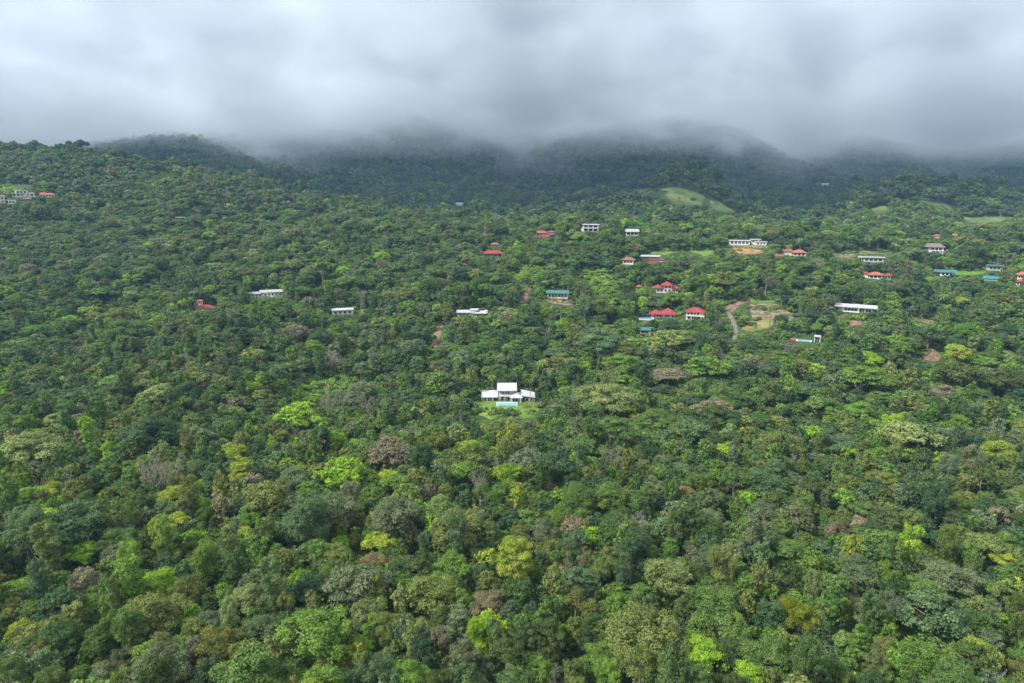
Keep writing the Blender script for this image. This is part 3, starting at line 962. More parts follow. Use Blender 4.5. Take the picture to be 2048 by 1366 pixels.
    h.wall(-8, 15, 0, 7, 0, 7, 'white'); h.windows(-6, 14, 3, 1.5, 6, 0, w=4.5, frame='darkframe'); h.gable(-19, 19, 7.2, 4.5, -1, 8, .3, 'tealroof', axis='x'); h.wall(-17, -9, 0, 7, 2, 7, 'greywall')
    h = House('house', 'grey house with a thin flat teal roof at the far side of the lawn', 1988, 541, 16, 8, 0)
    h.open(-15, 16, 1, 12)
    h.wall(-12, 11, 0, 7.5, 0, 6, 'greywall'); h.windows(-8, 10, 3, 2.5, 6.5, 0, w=4.5, frame='darkframe'); h.flat(-14, 15, 8.6, -1.2, 6.8, .2, .3, 'tealroof', .8); h.columns((-13, 14), 0, 8.6, -.9, .25)
    h = House('shed', 'low shed with a bright turquoise roof below the lawn', 1981, 561, 14, 6, 0, 'shed')
    h.open(-13, 13, 1, 8)
    h.wall(-12, 12, 0, 3, .5, 5, 'greywall'); h.gable(-13, 13, 3.2, 4.5, 0, 6, .3, 'bluegreenroof')
    h = House('house', 'two storey white house with faded red upper and lower roofs past the turquoise shed', 2046, 571, 17, 9, 0)
    h.open(-15, 3, 2, 27)
    h.wall(-12, 16, 0, 7, -2.5, 3, 'white'); h.windows(-11, 3, 3, 1.5, 5.5, -2.5, w=3, frame='darkframe'); h.hip(-15, 18, 7.2, 4.5, -3.2, 3, .4, 'redroof'); h.wall(-11, 16, 0, 20, 3.4, 9, 'white'); h.windows(-10, 3, 3, 14, 18, 3.4, w=3.2, frame='darkframe'); h.hip(-14, 18, 20.3, 5.5, 2.5, 10, .5, 'orangeroof')
    # --- dark hut on the left slope
    h = House('hut', 'lone dark hut with a thin pale flat roof high on the forested slope', 361, 442, 9, 6, 0, 'hut')
    h.open(-9, 9, 3, 9)
    h.wall(-7, 7, 0, 6.4, 1, 5, 'wood'); h.flat(-9, 9, 6.6, -.5, 5.5, .2, .35, 'concrete', .3); h.columns((-8, 8), 0, 6.6, -.3, .25, 'wood')
    # --- hillside cluster
    h = House('house', 'white terraced house with stacked balconies in the hillside cluster', 40, 394, 15, 9, -6)
    h.open(-14, 14, 1, 15)
    h.wall(-13, 8, 0, 7, 0, 4, 'cream'); h.windows(-12, 7, 3, 2, 6, 0, w=4.5, frame='darkframe'); h.flat(-14, 9, 7.2, -.5, 4.2, .2, .4, 'white', .1); h.wall(-8, 12, 0, 12.5, 4.3, 10, 'white'); h.windows(-6, 11, 3, 8, 11.5, 4.3, w=4.2, frame='darkframe'); h.flat(-10, 13, 12.7, 3.6, 10.5, .2, .4, 'whiteroof', .2)
    h = House('house', 'pale house with twin gabled bays in the hillside cluster', 60, 394, 9, 8, 4)
    h.open(-8, 9, 1, 11)
    h.wall(-8, 8, 0, 7, 0, 7, 'cream'); h.windows(-7, 7, 2, 2, 6, 0, w=4, frame='darkframe'); h.gable(-9, 0, 7.1, 3, -.4, 7.4, .1, 'greyroof', axis='y', wall='cream'); h.gable(.3, 9, 7.1, 3, -.4, 7.4, .1, 'greyroof', axis='y', wall='cream')
    h = House('house', 'narrow white house with dark roof at the edge of the hillside cluster', 3, 406, 8, 8, 0)
    h.open(-6, 7, 1, 16)
    h.wall(-7, 6, 0, 12, 0, 7, 'white'); h.windows(-6, 5, 2, 7, 11, 0, w=3.5, frame='darkframe'); h.windows(-6, 5, 2, 1.5, 5, 0, w=3.5, frame='darkframe'); h.gable(-8, 7, 12.2, 3, -.5, 7.5, .2, 'brownroof', wall='white')
    h = House('house', 'small white cottage with two dark openings low in the hillside cluster', 24, 407, 8, 7, 0)
    h.open(-7, 7, 1, 8)
    h.wall(-6, 6, 0, 5.5, 0, 6, 'white'); h.windows(-5, 5, 2, 1, 4.5, 0, w=3.2, frame='darkframe'); h.flat(-7, 7, 5.7, -.4, 6.4, .1, .3, 'greyroof', .5)
    h = House('house', 'dark blue walled cottage low in the hillside cluster', 55, 404, 9, 7, 0)
    h.open(-8, 8, 1, 8)
    h.wall(-7, 7, 0, 5.5, 0, 6, surf('dark_blue_wall', (.05, .06, .12), .7, .1)); h.windows(-6, 6, 3, 1.5, 4.5, 0, w=2.6, frame='frame'); h.hip(-8.5, 8.5, 5.7, 2.5, -.4, 6.4, .3, 'brownroof')
    h = House('house', 'long low house with orange tile roofs at the end of the hillside cluster', 96, 394, 17, 8, 5)
    h.open(-16, 16, 1, 10)
    h.wall(-15, 12, 0, 3.6, 0, 7, 'cream'); h.windows(-14, 11, 5, .8, 3.2, 0, w=2.8, frame='darkframe'); h.hip(-17, 14, 3.8, 4.0, -.6, 7.6, .4, 'orangeroof'); h.hip(-15.5, 0, 6.2, 3.0, 2, 7, .3, 'orangeroof')
    # --- far ones in the valley below the mountains
    h = House('house', 'tiny white house far in the dark valley below the clouded mountains', 1137, 411, 6, 7, 0, dmin=850)
    h.open(-5, 6, 1, 7); h.wall(-4, 5, 0, 5, 0, 6, 'white'); h.windows(-3, 4, 2, 1.5, 4, 0, w=2.4, frame='darkframe'); h.flat(-5, 6, 5.1, -.4, 6.3, .2, .4, 'whiteroof', .2)
    h = House('house', 'far tan house with a pale green roof at the foot of the clouded mountains', 918, 412, 10, 8, 0, dmin=850)
    h.open(-8, 8, 1, 7); h.wall(-7, 7, 0, 3.5, 0, 7, 'cream'); h.gable(-8, 8, 3.6, 3, -.4, 7.4, .2, 'greyroof')
    h = House('house', 'far white shed with a pale gabled roof on a dark mountain flank', 1650, 372, 8, 8, 0, dmin=900)
    h.open(-7, 7, 1, 6); h.wall(-6, 6, 0, 3, 0, 7, 'white'); h.gable(-7, 7, 3.1, 2.2, -.4, 7.4, .2, 'whiteroof')


build_houses()

# the open patches of the hillside
patch('lawn', 'mown lawn round the white villa with the pool', [(936, 808), (950, 801), (985, 800), (1045, 800), (1070, 803), (1086, 812), (1082, 822), (1070, 836), (1046, 838), (1030, 829), (1003, 832), (980, 841), (962, 833), (944, 828)], MT['lawn'])
patch('lawn', 'bright sloping lawn below the ridge crest', [(1290, 508), (1330, 497), (1385, 489), (1432, 483), (1430, 508), (1412, 514), (1393, 505), (1372, 501), (1330, 510)], MT['lawn'])
patch('bare_earth', 'orange earth cut under the long white house', [(1463, 496), (1500, 497), (1526, 500), (1530, 506), (1500, 509), (1475, 507)], MT['orange_earth'])
patch('grass_bank', 'strip of grass between the long white house and the orange cut', [(1440, 491), (1540, 491), (1540, 496), (1440, 495)], MT['rough_grass'])
patch('lawn', 'small terrace lawn above the stone bank', [(1498, 597), (1520, 595), (1545, 597), (1552, 604), (1520, 606), (1500, 605)], MT['lawn'])
patch('stone_bank', 'rough tan stone bank below the terrace lawn', [(1498, 607), (1530, 606), (1556, 607), (1590, 630), (1565, 632), (1530, 629), (1498, 627)], MT['tan_earth'])
patch('bare_earth', 'pale levelled earth pad at the foot of the stone bank', [(1500, 628), (1560, 631), (1592, 634), (1585, 641), (1540, 640), (1502, 639)], MT['tan_earth'])
patch('grass_bank', 'yellowish rough grass beside the gravel road bend', [(1480, 660), (1488, 645), (1505, 638), (1555, 640), (1542, 655), (1505, 664)], MT['rough_grass'])
patch('bare_earth', 'reddish earth slope at the top of the gravel road', [(1452, 612), (1466, 600), (1484, 586), (1502, 580), (1502, 600), (1480, 612), (1462, 626), (1450, 624)], MT['red_earth'])
patch('bare_earth', 'wide tan cleared plot on the plateau', [(1663, 508), (1684, 497), (1712, 496), (1717, 510), (1705, 517), (1672, 516)], MT['tan_earth'])
patch('grass_bank', 'dry grass strip behind the grey house in the plot', [(1714, 501), (1760, 500), (1797, 501), (1797, 509), (1755, 508), (1716, 509)], MT['rough_grass'])
patch('bare_earth', 'bare brown landslip scar in the forest slope', [(1835, 688), (1862, 693), (1890, 717), (1872, 724), (1846, 720)], MT['red_earth'])
patch('bare_earth', 'reddish bank under the very long white house', [(1688, 632), (1722, 632), (1728, 650), (1702, 652)], MT['red_earth'])
patch('bare_earth', 'bare brown bank below the teal roofed house', [(1088, 600), (1118, 600), (1150, 599), (1146, 613), (1105, 607)], MT['red_earth'])
patch('lawn', 'open lawn between the two teal roofed houses', [(1906, 538), (1940, 535), (1972, 533), (1974, 546), (1945, 551), (1910, 551)], MT['lawn'])
patch('bare_earth', 'orange earth mound beside the small white flat roofed house', [(721, 619), (731, 617), (737, 622), (728, 627), (721, 625)], MT['orange_earth'])
patch('pasture', 'round green pasture hill with grazing terraces under the clouds', [(1306, 366), (1318, 355), (1335, 349), (1352, 348), (1375, 360), (1398, 378), (1412, 396), (1404, 411), (1370, 411), (1342, 406), (1328, 388)], MT['pasture'], dmin=900, lift=1.0)
patch('pasture', 'low green pasture beside the round pasture hill', [(1418, 402), (1450, 404), (1484, 414), (1486, 424), (1450, 424), (1424, 418)], MT['pasture'], dmin=900, lift=1.0)
patch('pasture', 'small grassy clearing on the flank of the pasture hill', [(1262, 376), (1286, 369), (1303, 376), (1290, 386), (1268, 388)], MT['pasture'], dmin=900, lift=1.0)
patch('pasture', 'thin strip of pale grass on a dark mountain spur', [(1145, 388), (1166, 376), (1186, 366), (1182, 376), (1160, 386)], MT['pasture'], dmin=900, lift=1.0)
patch('pasture', 'grassy clearing low on the tree topped hill', [(1734, 412), (1760, 402), (1780, 420), (1755, 428)], MT['pasture'], dmin=900, lift=1.0)
patch('pasture', 'long grassy flank running down the tree topped hill', [(1815, 392), (1850, 393), (1890, 406), (1914, 424), (1880, 416), (1845, 404)], MT['pasture'], dmin=900, lift=1.0)
patch('pasture', 'broad pale pasture below the dark blue mountain', [(1924, 436), (1945, 425), (1985, 425), (2030, 434), (2000, 444), (1945, 446)], MT['pasture'], dmin=900, lift=1.0)
patch('grass_bank', 'grassy gap between palms below the very long white house', [(1812, 628), (1840, 630), (1872, 642), (1868, 650), (1835, 642)], MT['rough_grass'])
for a in patches:
    build_patch(*a)
    if a[7]:
        cx_, cy_ = np.mean(a[2], 0)
        dd = hit(cx_, cy_, 0, a[5])[1]
        poly_mask(a[2], dd - 3)
road('dirt_road', 'steep red dirt track climbing to the stepped white modern house', [(881, 646), (878, 660), (874, 676), (868, 690), (860, 702)], 5.5, MT['red_earth'])
road('dirt_road', 'short red dirt track beside the teal roofed house', [(1059, 573), (1054, 585), (1048, 598), (1044, 607)], 5.0, MT['red_earth'])
road('gravel_road', 'grey gravel road bending down past the rough grass', [(1452, 618), (1463, 634), (1471, 650), (1473, 664), (1470, 678), (1462, 688), (1448, 698)], 3.8, MT['gravel'])

# ------------------------------------------------------------------ terrain mesh
def build_terrain():
    X, Y, Z = GX.ravel(), GY.ravel(), GZ.ravel() + CAM_Z
    me = bpy.data.meshes.new('terrain')
    nv = NU * NV
    me.vertices.add(nv)
    co = np.stack([X, Y, Z], 1).astype(np.float32)
    me.vertices.foreach_set('co', co.ravel())
    i, j = np.meshgrid(np.arange(NU - 1), np.arange(NV - 1), indexing='ij')
    a = (i * NV + j).ravel()
    q = np.stack([a, a + NV, a + NV + 1, a + 1], 1).astype(np.int32)
    me.loops.add(q.size)
    me.loops.foreach_set('vertex_index', q.ravel())
    me.polygons.add(len(q))
    me.polygons.foreach_set('loop_start', np.arange(0, q.size, 4, dtype=np.int32))
    me.polygons.foreach_set('use_smooth', np.ones(len(q), bool))
    me.update(calc_edges=True)
    me.materials.append(MT['ground'])
    o = bpy.data.objects.new('terrain', me)
    col.objects.link(o)
    tag(o, 'forested hillside ground rising to the clouded mountains', None, None, 'structure')


build_terrain()


# ------------------------------------------------------------------ tree models
def leaf_cloud(cent, rad, nper, size, squash, up=0.35, seedr=None, hemi=-0.35, sub=0.0):
    """leaf quads spread over the upper shells of clumps, gathered in sprays; returns verts (n*4,3) and leafvar (n)"""
    g = seedr
    C_, R_, S_ = [], [], []
    for c, r in zip(cent, rad):
        n = max(4, int(nper * r * r))
        cv = g.random()
        if sub:
            m = max(3, n // 14)
            d0 = g.normal(size=(m, 3))
            d0 /= np.linalg.norm(d0, axis=1)[:, None]
            d0[:, 2] = np.where(d0[:, 2] < hemi, -d0[:, 2], d0[:, 2])
            r0 = r * (1 - 0.3 * g.random(m) ** 2) * (1 + 0.16 * g.normal(size=m))
            k = g.integers(0, m, n)
            q = g.normal(size=(n, 3)) * sub * np.array([1, 1, .55])
            pos = np.array(c) + d0[k] * r0[k][:, None] * np.array([1, 1, squash]) + q
            d = d0[k] * .7 + q / (sub * 2.2)
            sv = g.random(m)
            S_.append(cv * .4 + sv[k] * .3 + g.random(n) * .3)
        else:
            d = g.normal(size=(n, 3))
            d /= np.linalg.norm(d, axis=1)[:, None]
            d[:, 2] = np.where(d[:, 2] < hemi, -d[:, 2], d[:, 2])
            rr = r * (1 - 0.35 * g.random(n) ** 2) * (1 + 0.12 * g.normal(size=n))
            pos = np.array(c) + d * rr[:, None] * np.array([1, 1, squash])
            S_.append(np.full(n, cv) * 0.45 + g.random(n) * 0.55)
        C_.append(pos)
        R_.append(d)
    c = np.concatenate(C_); d = np.concatenate(R_); s = np.concatenate(S_)
    nrm = d + g.normal(size=d.shape) * 0.5 + np.array([0, 0, up])
    nrm /= np.linalg.norm(nrm, axis=1)[:, None]
    t = np.cross(nrm, g.normal(size=d.shape))
    t /= np.linalg.norm(t, axis=1)[:, None] + 1e-9
    b = np.cross(nrm, t)
    L = size * (0.6 + 0.8 * g.random(len(c)))[:, None]
    v = np.stack([c - t * L, c - b * L * 0.55 + t * L * .1, c + t * L, c + b * L * 0.55 + t * L * .1], 1)
    v[:, 2] -= nrm * L * 0.18
    v[:, 0] -= nrm * L * 0.12
    return v.reshape(-1, 3), s


def leaf_mesh(name, v, s, tube=None, bark=None):
    """one mesh from leaf quads (material 0) and, if given, wood (material 1)"""
    me = bpy.data.meshes.new(name)
    nq = len(s)
    tv = np.array(tube[0], np.float32).reshape(-1, 3) if tube else np.zeros((0, 3), np.float32)
    tf = tube[1] if tube else []
    me.vertices.add(len(v) + len(tv))
    me.vertices.foreach_set('co', np.concatenate([v, tv]).astype(np.float32).ravel())
    loops = list(range(nq * 4))
    starts = list(range(0, nq * 4, 4))
    pos = nq * 4
    o = len(v)
    for f in tf:
        starts.append(pos)
        loops += [i + o for i in f]
        pos += len(f)
    me.loops.add(len(loops))
    me.loops.foreach_set('vertex_index', loops)
    me.polygons.add(len(starts))
    me.polygons.foreach_set('loop_start', starts)
    me.update(calc_edges=True)
    if nq:
        me.materials.append(MT['leaf'])
    if tube:
        me.materials.append(bark or MT['bark'])
        if nq:
            me.polygons.foreach_set('material_index', [0] * nq + [1] * len(tf))
    at = me.attributes.new('leafvar', 'FLOAT', 'FACE')
    at.data.foreach_set('value', np.concatenate([s, np.full(len(tf), .5)]).astype(np.float32))
    return me


def limbs_vf(g, top, cent, r0, frac=0.55, n=8, k=6):
    """trunk with limbs reaching to a number of clumps"""
    parts = [tube_vf([(0, 0, -3), (0, 0, 0), (g.normal() * .15, g.normal() * .15, top * .5), (0, 0, top)], [r0 * 1.4, r0, r0 * .8, r0 * .6], k)]
    idx = g.permutation(len(cent))[:n]
    for i in idx:
        c = np.array(cent[i])
        s = np.array([0, 0, top * (frac + (1 - frac) * g.random())])
        m = s * .5 + c * .5 + np.array([0, 0, -.12 * np.linalg.norm(c - s)])
        parts.append(tube_vf([s, m, c], [r0 * .45, r0 * .3, r0 * .1], 5))
    return join_vf(parts)


def twigs_vf(g, base, height_, spread, levels, r0, n0=5, up=0.5):
    """a bare branching crown"""
    parts = []

    def grow(p, d, l, r, lev):
        m = p + d * l * .5 + g.normal(size=3) * l * .06
        e = p + d * l
        parts.append(tube_vf([p, m, e], [r, r * .8, r * .55], 4 if lev < 2 else 3))
        if lev >= levels:
            return
        for _ in range(3 if lev else n0):
            nd = d + g.normal(size=3) * spread + np.array([0, 0, up * .3])
            nd /= np.linalg.norm(nd)
            grow(e if g.random() < .6 else m, nd, l * (.62 + .2 * g.random()), r * .5, lev + 1)
    grow(np.array([0., 0, -3]), np.array([0.03, 0.02, 1.]), base + 3, r0, 0)
    return join_vf(parts)


HT = {'dome': 11.5, 'lumpy': 12.5, 'umbrella': 9.5, 'column': 16.0, 'tiered': 14.0, 'airy': 12.5, 'bare': 12.0, 'palm': 9.5}
CR = {'dome': 5.1, 'lumpy': 5.0, 'umbrella': 5.3, 'column': 3.9, 'tiered': 4.8, 'airy': 5.0, 'bare': 5.0, 'palm': 2.6}
CC = {'dome': .68, 'lumpy': .68, 'umbrella': .85, 'column': .58, 'tiered': .62, 'airy': .76, 'bare': .64, 'palm': .85}

# every crown is modelled for a crown radius of 5 m; tree height in metres at scale 1
def crown_points(kind, g):
    """clump centres and radii of a crown of radius 5; returns (centres, radii, squash, height)"""
    c, r = [], []
    if kind == 'dome':
        H = 11.5
        n = 46
        for i in range(n):
            t = (i + .5) / n
            ph = i * 2.399963 + g.normal() * .25
            zz = 1 - 1.35 * t
            q = math.sqrt(max(0, 1 - zz * zz)) if zz > -1 else 0
            rad = 3.9 * (1 + .16 * g.normal() * .8)
            c.append((q * math.cos(ph) * rad, q * math.sin(ph) * rad, H - 4.3 + zz * 3.6 + g.normal() * .35))
            r.append(1.15 + .55 * g.random())
        sq = .8
    elif kind == 'lumpy':            # several big heads
        H = 12.5
        for j in range(6):
            a = j * 2.4 + g.random()
            R0 = 0 if j == 0 else 2.4 + .9 * g.random()
            hc = np.array([R0 * math.cos(a), R0 * math.sin(a), H - 3.2 - (0 if j == 0 else 1.2 + 2.0 * g.random())])
            hr = 1.9 + .6 * g.random()
            for i in range(12):
                d = g.normal(size=3); d /= np.linalg.norm(d); d[2] = abs(d[2]) * .9 - .15
                c.append(tuple(hc + d * hr * np.array([1, 1, .75]))); r.append(.75 + .45 * g.random())
        sq = .8
    elif kind == 'umbrella':          # flat spreading layers
        H = 9.5
        for lay in range(4):
            R0 = 4.6 * (1, .9, .75, .5)[lay]
            z0 = H - 2.4 + lay * .62
            for i in range((17, 14, 9, 4)[lay]):
                a = i * 2.4 + lay + g.normal() * .2
                q = R0 * math.sqrt((i + .6) / (17, 14, 9, 4)[lay])
                c.append((q * math.cos(a), q * math.sin(a), z0 - .055 * q * q + g.normal() * .28)); r.append(.95 + .5 * g.random())
        sq = .42
    elif kind == 'column':            # tall, draped with climbers
        H = 16.0
        for i in range(60):
            t = g.random()
            zz = H - 1.2 - t * 11.5
            q = (1.0 + 1.9 * math.sin(min(1, (t * 1.2 + .12)) * 2.4)) * (.75 + .35 * g.random())
            a = g.random() * 6.283
            c.append((q * math.cos(a), q * math.sin(a), zz)); r.append(.85 + .5 * g.random())
        sq = 1.15
    elif kind == 'tiered':            # shelves of foliage
        H = 14.0
        for lay in range(7):
            z0 = H - .8 - lay * 1.25
            R0 = 1.0 + 3.6 * math.sin(min(1.0, (lay + 1) / 5.5) * 1.5)
            m = 3 + int(R0 * 2.4)
            for i in range(m):
                a = 6.283 * i / m + lay * .7 + g.normal() * .15
                q = R0 * (.55 + .4 * g.random())
                c.append((q * math.cos(a), q * math.sin(a), z0 - q * .16 + g.normal() * .12)); r.append(.8 + .4 * g.random())
        sq = .38
    elif kind == 'airy':              # open crown, limbs in view
        H = 12.5
        for i in range(22):
            a = i * 2.4 + g.normal() * .3
            q = 4.3 * math.sqrt((i + .5) / 22)
            c.append((q * math.cos(a), q * math.sin(a), H - 1.6 - .11 * q * q - g.random() * 1.8)); r.append(.95 + .5 * g.random())
        sq = .55
    else:
        raise ValueError(kind)
    # lobes and hollows: no crown is a true dome
    c = np.array(c); r = np.array(r)
    ctr = np.array([0, 0, H * CC[kind]])
    lob = g.normal(size=(5, 3)); lob[:, 2] = np.abs(lob[:, 2]) * .6
    lob /= np.linalg.norm(lob, axis=1)[:, None]
    d = c - ctr
    un = d / (np.linalg.norm(d, axis=1)[:, None] + 1e-6)
    f = .78 + .42 * np.max(np.clip(un @ lob.T, 0, 1) ** 4, axis=1) + g.normal(size=len(c)) * .06
    c = ctr + d * f[:, None] * np.array([1, 1, 1.0])
    c[:, 0] += g.normal() * .5; c[:, 1] += g.normal() * .5
    c[:, 0] *= g.uniform(.88, 1.12)
    r = r * g.uniform(.62, 1.12, len(r))
    keep = g.random(len(c)) > .1
    return [tuple(x) for x in c[keep]], list(r[keep]), sq, H


def make_crown(name, kind, seed, dens, size, sub=0.0):
    g = np.random.default_rng(seed)
    c, r, sq, H = crown_points(kind, g)
    v, s = leaf_cloud(c, r, dens, size, sq, seedr=g, sub=sub)
    v2, s2 = leaf_cloud([(0, 0, H * .62)], [2.6], dens * .35, size * 1.5, .9, seedr=g) if kind in ('dome', 'lumpy', 'column') else (np.zeros((0, 3)), np.zeros(0))
    return np.concatenate([v, v2]), np.concatenate([s, s2]), c, H


KINDS = ['dome', 'lumpy', 'umbrella', 'column', 'tiered', 'airy']
NEAR = {}      # kind -> list of (crown mesh, trunk mesh)
for ki, kd in enumerate(KINDS):
    NEAR[kd] = []
    for q in range({'dome': 7, 'lumpy': 6, 'umbrella': 4, 'column': 4, 'tiered': 2, 'airy': 4}[kd]):
        lf = (.72, 1.0, 1.25, .85, 1.1, .78, .95)[q]
        v, s, c, H = make_crown(kd, kd, 100 + ki * 17 + q, 235 / lf ** 1.7, .19 * lf, .27)
        g = np.random.default_rng(q + ki * 31)
        tv = limbs_vf(g, H * .72, c, .30, n=9)
        NEAR[kd].append((leaf_mesh('crown_' + kd, v, s), leaf_mesh('trunk_' + kd, np.zeros((0, 3)), np.zeros(0), tv)))

# leafless trees: fine twigs, a few with sparse dry leaves
BARE = []
for q in range(4):
    g = np.random.default_rng(900 + q)
    tw = twigs_vf(g, 3.2, 9, .52, 5, .30, n0=5)
    v = np.array(tw[0])
    tips = v[g.permutation(len(v))[:900]]
    tips = tips[tips[:, 2] > 5]
    lv, ls = leaf_cloud([tuple(x) for x in tips], [.35] * len(tips), 26, .17, 1.0, seedr=g, hemi=-1)
    BARE.append((leaf_mesh('crown_twigs', lv, ls), leaf_mesh('trunk_twigs', np.zeros((0, 3)), np.zeros(0), tw, MT['deadwood']), float(np.abs(v[:, :2]).max()), float(v[:, 2].max())))
SNAG = []
for q in range(2):
    g = np.random.default_rng(950 + q)
    tw = twigs_vf(g, 6.0, 9, .38, 2, .28, n0=3)
    SNAG.append((leaf_mesh('trunk_snag', np.zeros((0, 3)), np.zeros(0), tw, MT['deadwood']), float(np.array(tw[0])[:, 2].max())))


def palm_parts(seed):
    g = np.random.default_rng(seed)
    H = 8.5
    tv = tube_vf([(0, 0, -2), (0.1, 0, H * .4), (.3, .1, H * .8), (.4, .1, H)], [.2, .16, .13, .12], 6)
    V_, S_ = [], []
    for i in range(17):
        a = i * 2.4 + g.normal() * .1
        elv = 1.1 - 1.5 * i / 17
        d = np.array([math.cos(a), math.sin(a)])
        p = np.array([.4, .1, H])
        L = 2.7
        prev = p
        for k in range(6):
            e = elv - k * .32
            nx = prev + np.array([d[0] * math.cos(e), d[1] * math.cos(e), math.sin(e)]) * L / 6
            side = np.array([-d[1], d[0], 0]) * (.42 * math.sin(min(1, (k + 1) / 4) * 1.57) * (1 - k / 9))
            dr = np.array([0, 0, -.16])
            V_ += [prev, prev + side + dr, nx + side * .9 + dr, nx, prev, nx, nx - side * .9 + dr, prev - side + dr]
            S_ += [.3 + .4 * g.random()] * 2
            prev = nx
    return leaf_mesh('crown_palm', np.array(V_), np.array(S_)), leaf_mesh('trunk_palm', np.zeros((0, 3)), np.zeros(0), tv), tv, np.array(V_), np.array(S_)


PALM = [palm_parts(60), palm_parts(61)]

